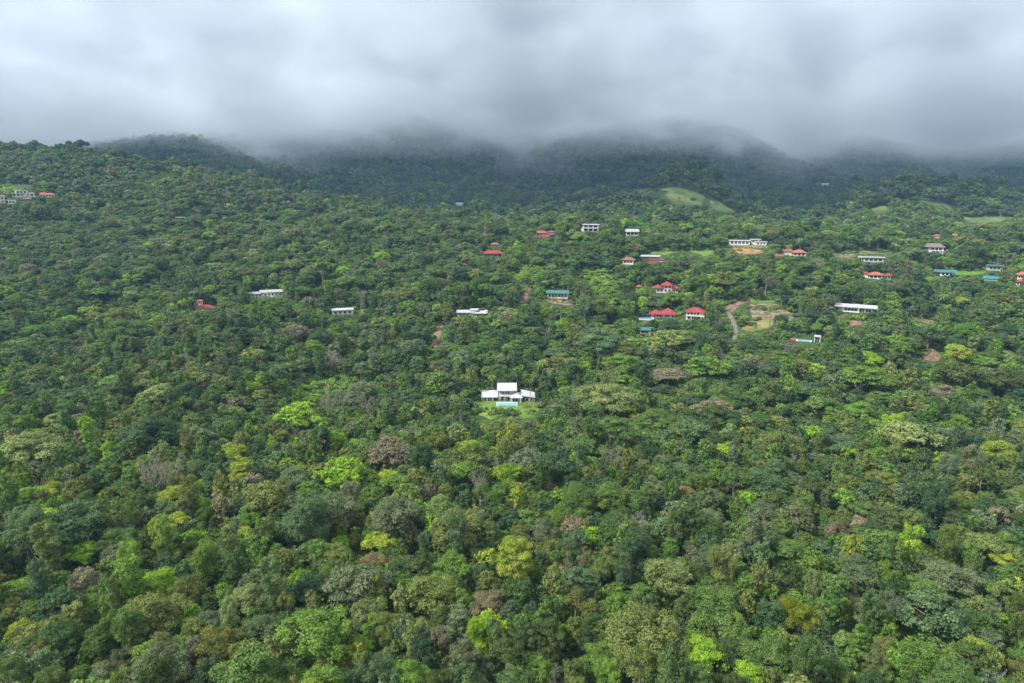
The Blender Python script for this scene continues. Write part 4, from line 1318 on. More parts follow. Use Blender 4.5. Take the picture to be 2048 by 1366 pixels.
# ------------------------------------------------------------------ where the trees stand
TINT = {  # leaf base colours
    'dark': (0.076, 0.122, 0.036), 'deep': (0.062, 0.110, 0.044), 'mid': (0.108, 0.178, 0.043), 'bluish': (0.094, 0.150, 0.064),
    'olive': (0.150, 0.186, 0.052), 'fresh': (0.132, 0.226, 0.038), 'lime': (0.205, 0.345, 0.030), 'yellow': (0.250, 0.315, 0.042),
    'dusty': (0.132, 0.168, 0.084), 'brown': (0.190, 0.176, 0.110), 'pale': (0.184, 0.238, 0.080), 'rust': (0.225, 0.190, 0.090), 'grey': (0.205, 0.194, 0.155),
}
HEROES = [  # crown centre and width in photograph pixels, crown kind, colour, label
    (70, 880, 150, 'umbrella', 'pale', 'broad pale olive spreading tree towering over its neighbours on the lower slope'),
    (300, 868, 115, 'dome', 'deep', 'wide dark blue-green dome tree just uphill of the pinkish bare crown'),
    (310, 948, 105, 'bare', 'grey', 'wide pinkish grey leafless dome of fine twigs'),
    (348, 985, 72, 'umbrella', 'yellow', 'flat yellow-lime tree growing against the pinkish bare crown'),
    (484, 950, 62, 'tiered', 'yellow', 'yellowish tiered conical tree with shelves of foliage'),
    (463, 898, 66, 'airy', 'yellow', 'thin yellow-green open tree with brown limbs showing'),
    (685, 940, 100, 'lumpy', 'lime', 'vivid lime green rounded tree brightest on the slope below the long vine strip'),
    (532, 1004, 100, 'dome', 'olive', 'olive brown dome tree with yellow-green patches'),
    (655, 1032, 95, 'dome', 'dusty', 'dusty grey-green dome tree downhill of the vivid lime one'),
    (130, 1062, 125, 'dome', 'bluish', 'wide soft blue-green dome tree beside the white dead snag'),
    (340, 1040, 78, 'airy', 'yellow', 'loose yellow-green tree with open feathery crown'),
    (165, 1098, 80, 'umbrella', 'lime', 'lime spreading tree beside the leaning dead trunk'),
    (322, 1165, 95, 'lumpy', 'lime', 'lime green heads crowning a large olive tree'),
    (300, 1225, 130, 'lumpy', 'olive', 'large olive tree hung under lime green heads'),
    (125, 1215, 90, 'dome', 'deep', 'dense dark green dome tree next to the large olive tree'),
    (705, 1180, 115, 'dome', 'dusty', 'broad grey-green dome tree above the huge lime tree'),
    (640, 1262, 150, 'lumpy', 'fresh', 'huge fresh green billowing tree at the foot of the slope'),
    (504, 1325, 150, 'lumpy', 'mid', 'huge mid green billowing tree next to the fresh green giant'),
    (605, 1362, 62, 'lumpy', 'lime', 'small electric lime crown between the two giant trees'),
    (320, 1348, 115, 'dome', 'dusty', 'dry olive-grey domed tree at the forest foot'),
    (785, 908, 74, 'dome', 'brown', 'brown domed tree with drying foliage'),
    (856, 922, 62, 'bare', 'brown', 'greyish brown thinning tree next to the brown domed one'),
    (940, 898, 48, 'dome', 'yellow', 'small yellow-topped dome tree below the villa lawn'),
    (925, 932, 88, 'umbrella', 'fresh', 'fresh green spreading tree under the small yellow-topped dome'),
    (960, 968, 62, 'bare', 'grey', 'fan shaped leafless tree with pinkish twigs'),
    (795, 1030, 100, 'dome', 'dusty', 'tall dark grey-green dome with clustered leaf heads'),
    (900, 1062, 105, 'dome', 'olive', 'dark olive dome crowding the grey-green clustered one'),
    (910, 1128, 88, 'lumpy', 'fresh', 'deep emerald rounded tree standing clear of its neighbours'),
    (1037, 1120, 92, 'tiered', 'yellow', 'acid yellow-green layered tree with brown lower boughs'),
    (1085, 1052, 60, 'airy', 'dusty', 'spiky dark grey-green tree uphill of the acid yellow one'),
    (1268, 1055, 100, 'bare', 'grey', 'large grey-brown twiggy tree draped with climbers'),
    (1265, 1105, 70, 'column', 'deep', 'dark climber-clad column under the grey-brown twiggy crown'),
    (1145, 1128, 78, 'bare', 'brown', 'grey-brown twiggy dome downhill of the draped twiggy tree'),
    (1130, 1094, 34, 'dome', 'yellow', 'tiny yellow dome above the grey-brown twiggy dome'),
    (1335, 1155, 92, 'dome', 'pale', 'pale yellow-green cauliflower dome tree'),
    (835, 1292, 52, 'column', 'pale', 'slender yellow-green spire tree'),
    (715, 1292, 54, 'lumpy', 'lime', 'small lime lollipop tree on a bare pale trunk'),
    (965, 1268, 54, 'column', 'lime', 'narrow lime tree between dark crowns at the forest foot'),
    (1145, 1262, 58, 'lumpy', 'lime', 'lime pointed tree beside the layered green one'),
    (1208, 1302, 95, 'umbrella', 'fresh', 'layered fresh green tree with drooping leaf sprays'),
    (1290, 1262, 150, 'dome', 'olive', 'very wide olive dome tree beyond the layered fresh green one'),
    (740, 1130, 58, 'dome', 'rust', 'rusty orange-brown small dome tree'),
    (812, 1142, 78, 'dome', 'deep', 'dark round tree against the rusty one'),
    (2005, 908, 64, 'dome', 'yellow', 'golden yellow flat dome at the edge of the spreading trees'),
    (1505, 1048, 62, 'lumpy', 'fresh', 'vivid green palmate tree alone among dark crowns'),
    (1530, 972, 72, 'dome', 'bluish', 'rounded blue-green dome below the spreading trees'),
    (1745, 1010, 44, 'bare', 'grey', 'small whitish leafless tree'),
    (1370, 990, 44, 'dome', 'rust', 'small pinkish brown dome tree'),
    (1410, 1302, 105, 'lumpy', 'lime', 'lime billowing tree behind the brightest lime crown'),
    (1495, 1346, 98, 'lumpy', 'lime', 'brightest lime crown at the very foot of the forest'),
    (1880, 1238, 125, 'dome', 'bluish', 'very wide blue-green dome uphill of the golden olive layered tree'),
    (1960, 1300, 92, 'lumpy', 'yellow', 'golden olive layered tree beneath the grey spiky one'),
    (1985, 1238, 52, 'tiered', 'dusty', 'grey-green spiky tiered tree like a conifer'),
    (1700, 1180, 62, 'bare', 'dusty', 'grey thin-leaved dome among dark trees'),
    (1755, 1235, 76, 'dome', 'dusty', 'dull olive-grey rounded tree below the grey thin-leaved dome'),
    (2010, 1115, 58, 'airy', 'yellow', 'pale yellow feathery tree with limbs showing'),
    (1435, 1210, 95, 'dome', 'mid', 'mid green dome with finely clustered heads'),
    (760, 515, 34, 'dome', 'lime', 'bright lime round tree alone high on the forest slope'),
    (595, 826, 110, 'lumpy', 'lime', 'broad lime tree mass below the vine strip'),
    (673, 880, 48, 'dome', 'lime', 'small round lime tree uphill of the vivid lime one'),
    (665, 812, 80, 'bare', 'grey', 'wide grey-mauve twiggy crown beside the broad lime mass'),
    (255, 662, 76, 'dome', 'mid', 'big rounded green tree overtopping the mid slope'),
    (1245, 715, 92, 'umbrella', 'fresh', 'fresh green flat umbrella tree below the narrow teal roofed house'),
    (1350, 668, 84, 'umbrella', 'pale', 'pale green flat umbrella tree downhill of the broad red roof'),
    (1425, 722, 110, 'umbrella', 'fresh', 'long flat umbrella tree below the gravel road end'),
    (1740, 712, 70, 'umbrella', 'lime', 'light green cushion shaped umbrella tree'),
    (1725, 742, 112, 'umbrella', 'fresh', 'wide green umbrella tree under the light cushion shaped one'),
    (1335, 745, 84, 'umbrella', 'brown', 'purple-brown flat umbrella tree'),
    (1430, 812, 100, 'umbrella', 'brown', 'brown thinning umbrella tree with a dull wide crown'),
    (1205, 785, 150, 'umbrella', 'pale', 'very wide pale umbrella tree just beyond the villa lawn'),
    (1320, 830, 90, 'umbrella', 'mid', 'mid green umbrella tree between the pale and brown ones'),
    (1800, 855, 135, 'umbrella', 'pale', 'widest pale feathery umbrella tree of the slope'),
    (1640, 800, 90, 'umbrella', 'mid', 'mid green flat umbrella tree uphill of the widest pale one'),
    (1560, 880, 110, 'umbrella', 'olive', 'olive flat umbrella tree above the dark crowns'),
    (1560, 640, 30, 'dome', 'deep', 'small dark round tree standing in the rough grass'),
    (1455, 555, 60, 'lumpy', 'olive', 'tall olive-topped tree above the reddish earth slope'),
    (1918, 706, 48, 'dome', 'yellow', 'golden-green round tree beside the landslip scar'),
    (1922, 598, 42, 'umbrella', 'yellow', 'yellow-green tree below the open lawn'),
    (1500, 455, 26, 'dome', 'yellow', 'yellowish crest tree behind the long white house'),
    (1522, 462, 26, 'bare', 'grey', 'pale leafless tree behind the low white house on the crest'),
    (545, 665, 40, 'bare', 'grey', 'bare forked white-limbed tree on the mid slope'),
]
SNAGS = [(42, 1052, 60, 0, 8, 'white dead snag with three upright bare limbs'), (118, 1108, 50, 1, 40, 'leaning bleached dead trunk without leaves')]
PALMS_AT = [(566, 585, 17), (572, 590, 15), (1075, 595, 16), (1540, 640, 20), (1560, 660, 22), (1600, 498, 16), (1575, 505, 18), (1700, 690, 22), (1880, 620, 24), (1890, 630, 22),
            (1075, 745, 22), (1085, 752, 24), (1300, 600, 16), (950, 655, 17), (935, 650, 16), (1375, 600, 16), (985, 770, 24), (1060, 780, 20)]


class T:
    __slots__ = ('x', 'y', 'z', 'r', 'kind', 'tint', 'label', 'vis', 'hero', 'rot', 'hs', 'd', 'cx', 'cy', 'pr', 'ph', 'jit')


trees = []


def finish(t):
    t.d = t.y * CT - t.z * ST
    sc = t.r / CR[t.kind]
    H = HT[t.kind] * sc * t.hs
    zc = t.z + H * CC[t.kind]
    t.cx, t.cy, _ = project(t.x, t.y, zc)
    t.pr = FPX * t.r / t.d
    t.ph = FPX * H * (1 - CC[t.kind]) / t.d
    return t


def new_tree(x, y, r, kind, tint, label=None, hero=False, hs=None):
    t = T()
    t.x, t.y, t.r, t.kind, t.tint, t.label, t.hero = x, y, r, kind, tint, label, hero
    t.z = float(height(x, y))
    t.rot = random.uniform(0, 6.283)
    t.hs = hs if hs else random.uniform(.8, 1.25) * min(1.45, max(.85, (4.2 / r) ** .6)) * (1.15 if kind == 'airy' else 1)
    t.vis = 0
    j = random.gauss(0, .13)
    t.jit = (1 + j + random.gauss(0, .06), 1 + j, 1 + j + random.gauss(0, .08))
    return finish(t)


for cx_, cy_, w_, kd, tn, lb in HEROES:
    lift = 8.0
    for _ in range(4):
        p, dd = hit(cx_, cy_, lift)
        r_ = w_ / 2 * dd / FPX
        hs = 1.0
        if r_ > 6.5:
            hs = max(.72, (6.5 / r_) ** .6)
        elif r_ < 4:
            hs = min(1.5, (4 / r_) ** .6)
        lift = HT[kd] * r_ / CR[kd] * hs * CC[kd]
    t = new_tree(p[0], p[1], r_, kd, tn, lb, True, hs)
    t.jit = (1, 1, 1)
    trees.append(t)
for px_, py_, w_ in PALMS_AT:
    p, dd = hit(px_, py_, 6.0)
    trees.append(new_tree(p[0], p[1], max(2.2, w_ / 2 * dd / FPX), 'palm', 'fresh', None, True))


def open_clash(t, slack=1.0):
    """whether a crown stands in front of ground or a house that the photograph shows open"""
    for fx, fy, fa, fb, fz in FOOT:
        dx, dy = t.x - fx, t.y - fy
        if dx * dx + dy * dy < 1600:
            c, s = math.cos(fz), math.sin(fz)
            if abs(dx * c + dy * s) < fa + t.r * .8 and abs(-dx * s + dy * c) < fb + t.r * .8:
                return True
    x0, x1 = (t.cx - t.pr * .95) / 2, (t.cx + t.pr * .95) / 2
    y0 = (t.cy - t.ph) / 2
    bx, by, _ = project(t.x, t.y, t.z)
    y1 = by / 2
    x0, x1 = int(max(x0, 0)), int(min(x1, 1023)) + 1
    y0, y1 = int(max(y0, 0)), int(min(y1, 682)) + 1
    if x1 <= x0 or y1 <= y0:
        return False
    return bool(max(OPEN[y0:y1, x0:x1].max(), VINES[y0:y1, x0:x1].max()) > t.d - t.r * .5)


def pick_kind(x, y, px, py):
    q = random.random()
    if px > 1080 and 660 < py < 930:
        ks = (('umbrella', .5), ('dome', .18), ('lumpy', .12), ('column', .1), ('airy', .07), ('bare', .03))
    elif py > 850:
        ks = (('dome', .32), ('lumpy', .28), ('umbrella', .09), ('column', .16), ('tiered', .03), ('airy', .09), ('bare', .03))
    elif py < 560 or y > 650:
        ks = (('dome', .46), ('lumpy', .27), ('umbrella', .16), ('column', .03), ('airy', .05), ('bare', .03))
    else:
        ks = (('dome', .33), ('lumpy', .21), ('umbrella', .22), ('column', .13), ('airy', .07), ('bare', .04))
    s = 0
    for k, w in ks:
        s += w
        if q < s:
            return k
    return 'dome'


def pick_tint(x, y, px, py, kind):
    n = float(fbm(np.array(x / 70.0 + 90), np.array(y / 70.0 + 30), 3)) * 2.2
    q = random.random()
    if kind == 'bare':
        return random.choice(('grey', 'brown', 'dusty'))
    left = px < 1000
    if y > 1150:
        w = dict(dark=.34, deep=.3, mid=.2, bluish=.12, dusty=.03, fresh=.01)  # darker, bluer leaf mix at this range: cloud shade put into the colour
    elif py > 850:
        if left:
            w = dict(mid=.22, dark=.13, deep=.08, bluish=.10, olive=.15, fresh=.13, lime=.03, yellow=.02, dusty=.09, pale=.04, brown=.012)
        else:
            w = dict(mid=.26, dark=.19, deep=.13, bluish=.13, olive=.12, fresh=.07, lime=.015, yellow=.015, dusty=.06, pale=.015, brown=.01)
    elif left:
        if py > 560:
            w = dict(mid=.27, dark=.2, deep=.11, bluish=.11, olive=.11, fresh=.09, lime=.015, dusty=.06, pale=.03, brown=.015)
        else:
            w = dict(mid=.22, dark=.17, deep=.12, bluish=.18, olive=.10, fresh=.05, dusty=.10, pale=.035, brown=.02, lime=.005)
    else:
        w = dict(mid=.28, dark=.17, deep=.14, bluish=.1, olive=.08, fresh=.14, lime=.01, dusty=.03, pale=.05, brown=.01)
    w = dict(w)
    for k in ('fresh', 'lime', 'pale', 'yellow'):
        if k in w:
            w[k] *= max(.2, 1 + 1.6 * n)
    tot = sum(w.values())
    q *= tot
    for k, a in w.items():
        q -= a
        if q < 0:
            return k
    return 'mid'


# a spatial hash keeps crowns apart
cell = {}
CS = 8.0


def crowd(x, y, r, f):
    ci, cj = int(x // CS), int(y // CS)
    for a in range(ci - 2, ci + 3):
        for b in range(cj - 2, cj + 3):
            for (X, Y, Rr) in cell.get((a, b), ()):
                lim = f * (r + Rr)
                if (X - x) ** 2 + (Y - y) ** 2 < lim * lim:
                    return True
    return False


def put(t):
    cell.setdefault((int(t.x // CS), int(t.y // CS)), []).append((t.x, t.y, t.r))


for t in trees:
    put(t)
shrub_pts = []
UMAX = .86
for ring, (ya, yb, rm, f) in enumerate(((75, 1180, None, .55),)):
    area = .5 * 2 * UMAX * (yb * yb - ya * ya)
    n_try = int(area / 10)
    ys = np.sqrt(rng.random(n_try) * (yb * yb - ya * ya) + ya * ya)
    us = (rng.random(n_try) * 2 - 1) * UMAX
    order = rng.permutation(n_try)
    xs = us * ys
    zs = height(xs, ys)
    pxs, pys, _ = project(xs, ys, zs + 8)
    for i in order:
        x, y = xs[i], ys[i]
        px, py = pxs[i], pys[i]
        kd = pick_kind(x, y, px, py)
        r = {'dome': 3.9, 'lumpy': 4.2, 'umbrella': 5.8, 'column': 2.7, 'tiered': 3.4, 'airy': 3.9, 'bare': 3.9}[kd] * math.exp(random.gauss(0, .30))
        if y < 330:
            r *= .84 if kd != 'umbrella' else .72
        elif y > 620:
            r *= 1.22
        elif y > 400:
            r *= 1.28
        else:
            r *= 1.08
        if kd == 'umbrella' and px > 1080 and y > 260:
            r *= 1.15
        if crowd(x, y, r, f):
            continue
        t = new_tree(x, y, r, kd, pick_tint(x, y, px, py, kd))
        if open_clash(t):
            shrub_pts.append((x, y, r))
            continue
        put(t)
        trees.append(t)

# which crowns show: front to back on a coarse screen
order = sorted(range(len(trees)), key=lambda i: trees[i].d)
buf = np.zeros((342, 512), bool)
for i in order:
    t = trees[i]
    x0, x1 = int(max(0, (t.cx - t.pr) / 4)), int(min(511, (t.cx + t.pr) / 4)) + 1
    y0, y1 = int(max(0, (t.cy - t.ph) / 4)), int(min(341, (t.cy + t.ph * .8) / 4)) + 1
    if x1 <= x0 or y1 <= y0 or t.cx < -40 or t.cx > 2090 or t.cy > 1400:
        continue
    b = buf[y0:y1, x0:x1]
    t.vis = int((~b).sum())
    b[:] = True

CNAME = {'dark': 'dark green', 'deep': 'deep blue-green', 'mid': 'mid green', 'bluish': 'soft blue-green', 'olive': 'olive green', 'fresh': 'fresh green', 'lime': 'bright lime',
         'yellow': 'yellow-green', 'dusty': 'dusty grey-green', 'brown': 'brownish', 'pale': 'pale green', 'rust': 'rusty', 'grey': 'grey'}
KNAME = {'dome': ('domed_tree', 'domed tree with a finely clumped crown'), 'lumpy': ('billowing_tree', 'billowing tree with several rounded heads'), 'umbrella': ('umbrella_tree', 'flat topped umbrella tree with layered foliage'),
         'column': ('climber_clad_tree', 'tall narrow tree draped in climbers'), 'tiered': ('tiered_tree', 'tiered tree with shelf like boughs'), 'airy': ('open_crowned_tree', 'open crowned tree with limbs showing'),
         'bare': ('leafless_tree', 'twiggy nearly leafless tree'), 'palm': ('palm_tree', 'slender palm with arching fronds')}
SHORT = {'dome': 'domed tree', 'lumpy': 'billowing tree', 'umbrella': 'umbrella tree', 'column': 'climber draped narrow tree', 'tiered': 'tiered tree', 'airy': 'open crowned tree', 'bare': 'twiggy leafless tree', 'palm': 'palm'}
CUTS = (' towering', ' just', ' of fine', ' growing', ' with', ' brightest', ' downhill', ' beside', ' crowning', ' hung', ' next', ' above', ' at ', ' between', ' below', ' under', ' crowding', ' standing', ' uphill',
        ' draped', ' on ', ' beyond', ' against', ' alone', ' behind', ' cut', ' beneath', ' among', ' like', ' high', ' overtopping', ' of ', ' from ')
MARKS = []
for t in trees:
    if t.label:
        sh = t.label
        for c_ in CUTS:
            k_ = sh.find(c_)
            if k_ > 0:
                sh = sh[:k_]
        MARKS.append((t.x, t.y, t.z, sh))
for x_, y_, nm_ in HOUSE_AT:
    MARKS.append((x_, y_, float(height(x_, y_)), nm_))


def place_label(t):
    """colour, kind, size and the nearest landmark"""
    best = min(MARKS, key=lambda m: (m[0] - t.x) ** 2 + (m[1] - t.y) ** 2 if (m[0], m[1]) != (t.x, t.y) else 1e9)
    dx, dy = t.x - best[0], t.y - best[1]
    rel = 'beside' if abs(dx) > abs(dy) else ('uphill of' if t.z > best[2] else 'downhill of')
    sz = 'large' if t.r > 4.6 else ('small' if t.r < 3.0 else '')
    w = f"{sz} {CNAME[t.tint] if t.kind != 'palm' else 'slender'} {SHORT[t.kind]} {rel} the {best[3]}".split()
    return ' '.join(w[:16])


def individual(t):
    nm, ds = KNAME[t.kind]
    o = bpy.data.objects.new(nm, None)
    o.empty_display_size = 1
    col.objects.link(o)
    o.location = (t.x, t.y, t.z + CAM_Z)
    o.rotation_euler = (0, 0, t.rot)
    k = t.r / CR[t.kind]
    if t.kind == 'bare':
        cm, tm, br, bh = random.choice(BARE)
        k = t.r / (br * .8)
        hz = HT['bare'] * t.r / 5 / bh
    elif t.kind == 'palm':
        cm, tm = random.choice(PALM)[:2]
        hz = k * t.hs
    else:
        cm, tm = random.choice(NEAR[t.kind])
        hz = k * t.hs
    o.scale = (k, k, hz)
    tn = TINT[t.tint]
    c = bpy.data.objects.new('crown', cm); col.objects.link(c); c.parent = o
    c['tint'] = [tn[i] * t.jit[i] for i in range(3)]
    w = bpy.data.objects.new('trunk', tm); col.objects.link(w); w.parent = o
    lb = t.label or place_label(t)
    tag(o, lb, 'palm' if t.kind == 'palm' else 'tree', SHORT[t.kind] + 's of the forest slope')
    return o


pool = sorted((t for t in trees if t.vis > 0), key=lambda t: -t.vis)
quota = {}
solo = set()
for t in trees:
    if t.hero:
        solo.add(id(t)); quota['all'] = quota.get('all', 0) + 1
        quota[t.kind] = quota.get(t.kind, 0) + 1
LIMIT = {'dome': 175, 'lumpy': 120, 'umbrella': 100, 'column': 55, 'tiered': 20, 'airy': 30, 'bare': 30, 'palm': 40}
for t in pool:
    if id(t) in solo:
        continue
    if quota.get(t.kind, 0) < LIMIT[t.kind] and t.vis > 12 and t.y < 700:
        quota[t.kind] = quota.get(t.kind, 0) + 1
        solo.add(id(t))
for t in trees:
    if id(t) in solo:
        individual(t)
for px_, py_, w_, q, lean, lb in SNAGS:
    p, dd = hit(px_, py_, 9.0)
    tm, hh = SNAG[q]
    o = bpy.data.objects.new('dead_tree', None); col.objects.link(o)
    k = 13.5 / hh
    o.location = (p[0], p[1], float(height(p[0], p[1])) + CAM_Z)
    o.rotation_euler = (0, R(-lean), random.uniform(0, .5))
    o.scale = (k, k, k)
    w = bpy.data.objects.new('trunk', tm); col.objects.link(w); w.parent = o
    tag(o, lb, 'tree')
print('trees', len(trees), 'single', len(solo), quota)

# ------------------------------------------------------------------ the forest beyond the singled-out trees
far = [t for t in trees if id(t) not in solo]
lib = bpy.data.collections.new('tree_library')     # source shapes for the forest mass, not part of the scene


def lib_add(me):
    o = bpy.data.objects.new('%03d_source' % len(lib.objects), me)
    lib.objects.link(o)
    return len(lib.objects) - 1


LIBM, LIBF = {}, {}
for ki, kd in enumerate(KINDS):
    LIBM[kd] = []
    for q in range(4):
        v, s, c, H = make_crown(kd, kd, 300 + ki * 13 + q, 58, .36, .36)
        tv = limbs_vf(np.random.default_rng(q), H * .72, c, .28, n=4, k=5)
        LIBM[kd].append(lib_add(leaf_mesh('forest_' + kd, v, s, tv)))
for kd in ('dome', 'lumpy', 'umbrella'):
    LIBF[kd] = []
    for q in range(3):
        v, s, c, H = make_crown(kd, kd, 500 + q + len(kd), 10, .85)
        LIBF[kd].append(lib_add(leaf_mesh('far_' + kd, v, s)))
LIBB = []
for q in range(3):
    g = np.random.default_rng(700 + q)
    tw = twigs_vf(g, 3.2, 9, .52, 4, .30, n0=5)
    vv = np.array(tw[0]); tips = vv[g.permutation(len(vv))[:300]]; tips = tips[tips[:, 2] > 5]
    lv, ls = leaf_cloud([tuple(x) for x in tips], [.4] * len(tips), 22, .26, 1., seedr=g, hemi=-1)
    LIBB.append((lib_add(leaf_mesh('forest_bare', lv, ls, tw, MT['deadwood'])), float(np.abs(vv[:, :2]).max()), float(vv[:, 2].max())))
SHR = []
for q in range(4):
    g = np.random.default_rng(800 + q)
    cs = [(g.normal() * .7, g.normal() * .7, .35 + .4 * g.random()) for _ in range(9)]
    v, s = leaf_cloud(cs, [.5 + .3 * g.random() for _ in cs], 60, .26, .8, seedr=g)
    SHR.append(lib_add(leaf_mesh('shrub', v, s)))


def scatter(name, label, P_, idx, rot, scl, tint, kind='stuff'):
    """many plants as one object: points that carry source shape, turn, size and leaf colour"""
    me = bpy.data.meshes.new(name)
    n = len(P_)
    me.vertices.add(n)
    me.vertices.foreach_set('co', np.asarray(P_, np.float32).ravel())
    for nm, ty, arr in (('src', 'INT', np.asarray(idx, np.int32)), ('turn', 'FLOAT_VECTOR', np.stack([np.zeros(n), np.zeros(n), rot], 1).astype(np.float32)), ('size', 'FLOAT_VECTOR', np.asarray(scl, np.float32)), ('tint', 'FLOAT_VECTOR', np.asarray(tint, np.float32))):
        a = me.attributes.new(nm, ty, 'POINT')
        a.data.foreach_set('value' if ty == 'INT' else 'vector', arr.ravel())
    me.materials.append(MT['leaf'])
    o = bpy.data.objects.new(name, me)
    col.objects.link(o)
    ng = bpy.data.node_groups.new(name, 'GeometryNodeTree')
    ng.interface.new_socket('Geometry', in_out='INPUT', socket_type='NodeSocketGeometry')
    ng.interface.new_socket('Geometry', in_out='OUTPUT', socket_type='NodeSocketGeometry')
    gi, go = ng.nodes.new('NodeGroupInput'), ng.nodes.new('NodeGroupOutput')
    ci = ng.nodes.new('GeometryNodeCollectionInfo')
    ci.inputs[0].default_value = lib
    ci.inputs['Separate Children'].default_value = True
    ci.inputs['Reset Children'].default_value = True
    ip = ng.nodes.new('GeometryNodeInstanceOnPoints')
    ip.inputs['Pick Instance'].default_value = True
    L = ng.links.new
    L(gi.outputs[0], ip.inputs['Points']); L(ci.outputs[0], ip.inputs['Instance'])
    for nm, ty, sk in (('src', 'INT', 'Instance Index'), ('turn', 'FLOAT_VECTOR', 'Rotation'), ('size', 'FLOAT_VECTOR', 'Scale')):
        na = ng.nodes.new('GeometryNodeInputNamedAttribute')
        na.data_type = ty
        na.inputs[0].default_value = nm
        L(na.outputs[0], ip.inputs[sk])
    L(ip.outputs[0], go.inputs[0])
    m = o.modifiers.new('scatter', 'NODES')
    m.node_group = ng
    tag(o, label, None, None, kind)
    return o


PP, II, RR, SS, TT = [], [], [], [], []


def push(t, k, hz, ix):
    PP.append((t.x, t.y, t.z + CAM_Z)); II.append(ix); RR.append(t.rot); SS.append((k, k, hz))
    tn = TINT[t.tint]
    TT.append([tn[i] * t.jit[i] for i in range(3)])


for t in far:
    k = t.r / CR[t.kind]
    if t.kind == 'bare':
        ix, br, bh = random.choice(LIBB)
        push(t, t.r / (br * .8), HT['bare'] * t.r / 5 / bh, ix)
    elif t.y > 900 and t.kind in LIBF:
        push(t, k, k * t.hs, random.choice(LIBF[t.kind]))
    else:
        push(t, k, k * t.hs, random.choice(LIBM[t.kind]))
scatter('forest', 'rainforest canopy of the middle and upper hillside', PP, II, np.array(RR), SS, TT)

# mountain forest
PP, II, RR, SS, TT = [], [], [], [], []
ya, yb = 1150, 3500
n_try = int(.5 * 2 * .84 * (yb * yb - ya * ya) / 95)
ys = np.sqrt(rng.random(n_try) * (yb * yb - ya * ya) + ya * ya)
xs = (rng.random(n_try) * 2 - 1) * .84 * ys
zs = height(xs, ys)
e = 12.0
facing = (height(xs * (1 + e / ys), ys + e) - zs) / e - zs / ys     # ground that turns towards the camera
keep = facing > -.22
xs, ys, zs = xs[keep], ys[keep], zs[keep]
cn = fbm(xs / 160.0, ys / 160.0, 3)
for i in range(len(xs)):
    t = T()
    t.x, t.y, t.z = float(xs[i]), float(ys[i]), float(zs[i])
    t.kind = random.choices(('dome', 'lumpy', 'umbrella'), (.5, .3, .2))[0]
    t.r = 6.4 * math.exp(random.gauss(0, .28)); t.hs = random.uniform(.8, 1.2)
    t.rot = random.uniform(0, 6.28)
    t.tint = random.choices(('dark', 'deep', 'mid', 'bluish', 'olive', 'fresh', 'dusty'), (.28, .24, .2, .14, .05, .03 + max(0, cn[i]) * .2, .06))[0]  # dark and bluish tints favoured, standing in for cloud shade and haze
    j = random.gauss(0, .15)
    t.jit = (1 + j, 1 + j, 1 + j)
    finish(t)
    if open_clash(t):
        if random.random() > .04:
            continue
        t.r *= .35
    push(t, t.r / CR[t.kind], t.r / CR[t.kind] * t.hs, random.choice(LIBF[t.kind]))
scatter('mountain_forest', 'dark forest covering the clouded mountain slopes', PP, II, np.array(RR), SS, TT)
print('mountain trees', len(PP))

# undergrowth: shrubs, vines and saplings that fill the gaps
PP, II, RR, SS, TT = [], [], [], [], []
ya, yb = 80, 950
n_try = int(.5 * 2 * .84 * (yb * yb - ya * ya) / 16)
ys = np.sqrt(rng.random(n_try) * (yb * yb - ya * ya) + ya * ya)
xs = (rng.random(n_try) * 2 - 1) * .84 * ys
zs = height(xs, ys)
gx, gy, gd = project(xs, ys, zs + .8)
px_far = lambda ix: ix > 40


def in_foot(x, y, m):
    for fx, fy, fa, fb, fz in FOOT:
        dx, dy = x - fx, y - fy
        if dx * dx + dy * dy < 1600:
            c, s = math.cos(fz), math.sin(fz)
            if abs(dx * c + dy * s) < fa + m and abs(-dx * s + dy * c) < fb + m + 1:
                return True
    return False


grn = [TINT[k] for k in ('mid', 'fresh', 'dark', 'fresh', 'bluish', 'mid', 'fresh', 'pale')]
vn = fbm(xs / 45.0 + 4, ys / 45.0 + 8, 3)
for i in range(len(xs)):
    k = (1.0 + .9 * random.random()) * (1.2 if ys[i] > 250 else 1.0)
    if in_foot(xs[i], ys[i], k):
        continue
    ix, iy = int(gx[i] / 2), int(gy[i] / 2)
    if 0 <= ix < 1024 and 0 <= iy < 683:
        pr = int(max(1, k * 682 / gd[i]))
        sub = OPEN[max(0, iy - 2 * pr):iy + 1, max(0, ix - pr):ix + pr + 1]
        if sub.size and sub.max() > gd[i] - 2:
            if OPEN[iy, ix] > 0 or OPEN[max(0, iy - 1), ix] > 0 or random.random() < .3:
                continue
            k *= .5
    PP.append((xs[i], ys[i], zs[i] + CAM_Z)); II.append(random.choice(SHR)); RR.append(random.uniform(0, 6.28)); SS.append((k, k, k * random.uniform(.8, 1.5)))
    tn = random.choice(grn)
    if 0 <= ix < 1024 and 0 <= iy < 683 and VINES[iy, ix] > 0:
        tn = (.165, .275, .042) if px_far(ix) else TINT['lime']
        k *= 1.35
    j = 1.05 + .5 * float(vn[i]) + random.gauss(0, .15)
    TT.append([c * max(.5, j) for c in tn])
scatter('undergrowth', 'shrubs and vines filling the gaps of the forest', PP, II, np.array(RR), SS, TT)
print('undergrowth', len(PP))


